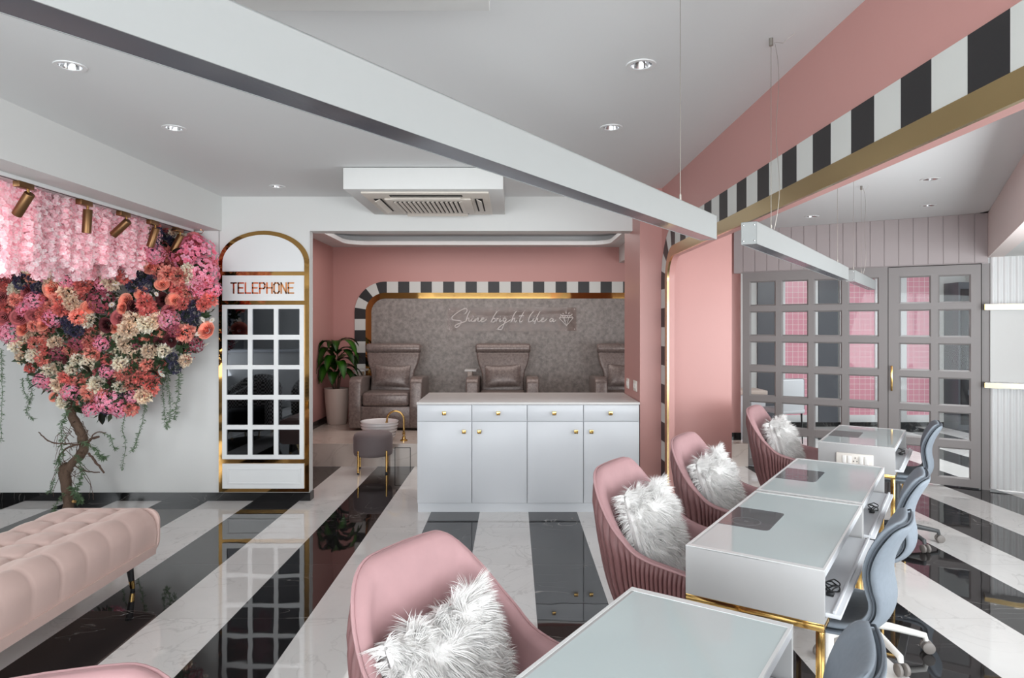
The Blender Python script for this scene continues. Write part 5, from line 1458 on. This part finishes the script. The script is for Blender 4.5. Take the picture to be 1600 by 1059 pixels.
# surveyed blossoms: (pixel x, y, kind, radius px)
key = [(303, 402, 'hydra_pink', 30), (318, 425, 'hydra_pink', 21), (215, 392, 'hydra_pink', 19), (243, 398, 'hydra_pink', 14), (245, 366, 'blue', 13), (240, 384, 'blue', 10), (220, 362, 'cream', 14), (210, 378, 'coral', 15), (268, 400, 'coral', 14), (330, 412, 'salmon', 9), (322, 440, 'salmon', 10), (328, 468, 'salmon', 12),
       (222, 430, 'blue', 12), (229, 447, 'blue', 12), (208, 446, 'blue', 12), (238, 436, 'blue', 9), (253, 443, 'rose_peach', 10), (262, 428, 'coral', 12), (280, 432, 'coral', 14), (278, 448, 'red', 13), (297, 456, 'coral', 14), (196, 432, 'red', 12), (176, 436, 'cream', 16), (196, 470, 'rose_peach', 11), (190, 481, 'rose_peach', 9), (206, 480, 'peony', 10), (221, 458, 'rose_peach', 10),
       (228, 474, 'red', 13), (232, 486, 'red', 13), (254, 468, 'peony', 11), (271, 470, 'rose_peach', 11), (303, 478, 'blue', 11), (293, 494, 'blue', 11), (303, 502, 'blue', 9), (306, 488, 'blue', 9), (318, 476, 'salmon', 10), (208, 498, 'cream', 15), (231, 505, 'cream', 14), (246, 500, 'cream', 12), (265, 500, 'hydra_pink', 15), (200, 513, 'cream', 14), (290, 520, 'coral', 14), (228, 524, 'rose_peach', 12),
       (158, 470, 'hydra_magenta', 17), (165, 485, 'crimson', 9), (147, 462, 'crimson', 7), (183, 452, 'daisy', 14), (170, 470, 'daisy', 12), (85, 438, 'cream', 14), (80, 452, 'rose_peach', 13), (108, 458, 'cream', 15), (98, 482, 'salmon', 13), (35, 440, 'blue', 14), (58, 450, 'blue', 10), (85, 495, 'hydra_pink', 15), (55, 470, 'hydra_pink', 13), (112, 510, 'blue', 14), (120, 516, 'blue', 12), (105, 502, 'blue', 10), (104, 530, 'crimson', 8), (82, 512, 'crimson', 8),
       (20, 520, 'hydra_pink', 16), (36, 512, 'rose_peach', 12), (30, 495, 'rose_pink', 12), (6, 495, 'rose_pink', 13), (75, 525, 'coral', 14), (148, 520, 'coral', 13), (138, 500, 'cream', 12), (160, 536, 'hydra_pink', 12), (180, 510, 'rose_peach', 10), (165, 508, 'peony', 11), (245, 535, 'peony', 10), (265, 532, 'peony', 10), (285, 540, 'peony', 9), (235, 548, 'cream', 12), (257, 548, 'cream', 11), (215, 555, 'cream', 12), (185, 548, 'cream', 13), (171, 560, 'red', 11), (190, 568, 'cream', 12), (213, 570, 'coral', 12),
       (145, 552, 'coral', 13), (98, 575, 'cream', 14), (78, 578, 'cream', 11), (70, 560, 'coral', 13), (92, 552, 'hydra_magenta', 12), (124, 590, 'coral', 15), (153, 601, 'cream', 14), (95, 600, 'cream', 13), (140, 612, 'coral', 12), (112, 612, 'hydra_pink', 13), (175, 598, 'peony', 10), (193, 584, 'coral', 12), (190, 604, 'cream', 11), (218, 590, 'salmon', 10), (175, 625, 'hydra_pink', 21), (190, 638, 'hydra_pink', 13), (208, 620, 'hydra_pink', 11), (154, 628, 'salmon', 11), (128, 630, 'coral', 10), (48, 575, 'salmon', 8), (84, 620, 'rose_peach', 7)]
placed = []
def add_blossom(px, py, kind, r, i):
    D0 = 5.80 if (py < 415 and px > 245) else 5.72 - .28 * max(0, 1 - ((px - 150) / 240) ** 2) * (1 if py < 520 else .65) + rnd.uniform(-.04, .04)
    p = T(px, py, D0); me = MESH[kind][i % len(MESH[kind])]
    face = V((0, 0, 1)).rotation_difference(V((rnd.uniform(-.4, .4), -1, rnd.uniform(-.2, .4))).normalized()).to_matrix().to_4x4()
    s = r * D0 / F * 1.2
    placed.append((px, py, kind, s, Matrix.Translation(p) @ face @ Matrix.Rotation(rnd.uniform(0, 6.28), 4, 'Z') @ Matrix.Scale(s, 4), me, len(placed)))
for i, (a, b, c_, r) in enumerate(key): add_blossom(a, b, c_, r, i)
kinds_r = ['cream'] * 6 + ['coral'] * 5 + ['red'] * 1 + ['salmon'] * 3 + ['hydra_pink'] * 3 + ['rose_peach'] * 3 + ['peony'] * 2 + ['rose_pink'] * 2 + ['blue'] * 2 + ['hydra_magenta', 'daisy', 'crimson']
tries = 0; base_n = len(placed)
while tries < 12000 and len(placed) < base_n + 190:
    tries += 1; x = rnd.uniform(-75, 335); y = rnd.uniform(350, 650)
    if not inside(x, y): continue
    if all((x - q[0]) ** 2 + (y - q[1]) ** 2 > (12.5 if q[6] >= base_n else 15) ** 2 for q in placed): add_blossom(x, y, rnd.choice(kinds_r), rnd.uniform(9, 13), tries)
order = sorted(placed, key=lambda q: -(q[3] + (0 if -5 < q[0] < 340 else -1)))
for q in order[:100]:
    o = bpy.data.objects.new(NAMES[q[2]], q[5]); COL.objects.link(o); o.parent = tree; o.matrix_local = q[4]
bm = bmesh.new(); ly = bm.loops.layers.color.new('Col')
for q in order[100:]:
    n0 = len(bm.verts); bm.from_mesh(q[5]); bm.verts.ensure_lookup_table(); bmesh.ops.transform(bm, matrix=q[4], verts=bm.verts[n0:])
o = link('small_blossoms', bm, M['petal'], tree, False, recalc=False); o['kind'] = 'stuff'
# dark foliage behind the blossoms
bm = bmesh.new(); rg = random.Random(31); n = 0
while n < 3200:
    x = rg.uniform(-75, 335); y = rg.uniform(350, 648)
    if not inside(x, y): continue
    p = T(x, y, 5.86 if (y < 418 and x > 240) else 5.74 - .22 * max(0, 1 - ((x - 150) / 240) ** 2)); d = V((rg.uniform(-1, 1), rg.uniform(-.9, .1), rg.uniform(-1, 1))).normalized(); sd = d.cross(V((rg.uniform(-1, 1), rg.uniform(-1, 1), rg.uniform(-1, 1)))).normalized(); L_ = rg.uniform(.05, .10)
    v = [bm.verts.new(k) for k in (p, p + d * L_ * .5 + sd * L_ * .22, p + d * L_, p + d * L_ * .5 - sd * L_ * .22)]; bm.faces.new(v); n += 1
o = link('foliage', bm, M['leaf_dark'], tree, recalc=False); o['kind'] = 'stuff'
for x, y, a in ((157, 645, -70), (62, 598, -150), (70, 592, 160), (232, 578, -20), (270, 395, 30), (268, 360, 10), (285, 455, 0), (128, 570, -30), (318, 455, 20)):
    bm = bmesh.new(); ly = bm.loops.layers.color.new('Col'); leaf(bm, ly, T(x, y, 5.42), (math.cos(math.radians(a)), -.25, math.sin(math.radians(a))), .10, .030, .3, (.035, .055, .03)); link('leaf', bm, M['plant_leaf'], tree, 'all', recalc=False)
# wisteria curtain hanging from the soffit
wm = []
for v in range(6):
    rg = random.Random(200 + v); bm = bmesh.new(); ly = bm.loops.layers.color.new('Col'); Lw = .50
    for k in range(360):
        s = rg.random(); rad = .062 * (1 - .45 * s) * rg.uniform(.45, 1); a = rg.uniform(0, 2 * PI); c = V((rad * math.cos(a), rad * math.sin(a), -s * Lw)); d = V((math.cos(a), math.sin(a), rg.uniform(-.3, .5))).normalized()
        u1 = d.orthogonal().normalized(); u2 = d.cross(u1); o_ = rg.uniform(0, 6); f = rg.random() ** 1.5; col = tuple(x * (1 - f) + y * f for x, y in zip(C_(234, 206, 212), C_(247, 238, 236))); sz = rg.uniform(.012, .019)
        for q in range(4): an = o_ + q * PI / 2; petal_quad(bm, ly, c, u1 * math.cos(an) + u2 * math.sin(an), d, sz, sz * .5, tuple(x * .85 for x in col), col, .2)
    me = bpy.data.meshes.new('wisteria_raceme'); bm.to_mesh(me); bm.free(); me.materials.append(M['petal']); wm.append(me)
n = 0; rg = random.Random(77)
spots = []
for r_ in range(4):
    y = 3.55
    while y < 5.62:
        spots.append((-2.97 - r_ * .16 - rg.uniform(0, .05), y + rg.uniform(-.02, .02))); y += .085
spots = [s_ for s_ in spots if s_[0] * F / s_[1] + 802 > -45][:100]
for (x, y) in spots:
    o = bpy.data.objects.new('wisteria_raceme', wm[n % 6]); COL.objects.link(o); o.parent = tree; f = (y - 3.55) / 2.05
    o.location = V((x - TX, y - 5.55, 2.385)); o.scale = (1.15, 1.15, (1.10 - .18 * f) * rg.uniform(.66, 1.05)); o.rotation_euler = (0, 0, rg.uniform(0, 6.28)); n += 1
print('blossoms', len(placed), 'wisteria', n)
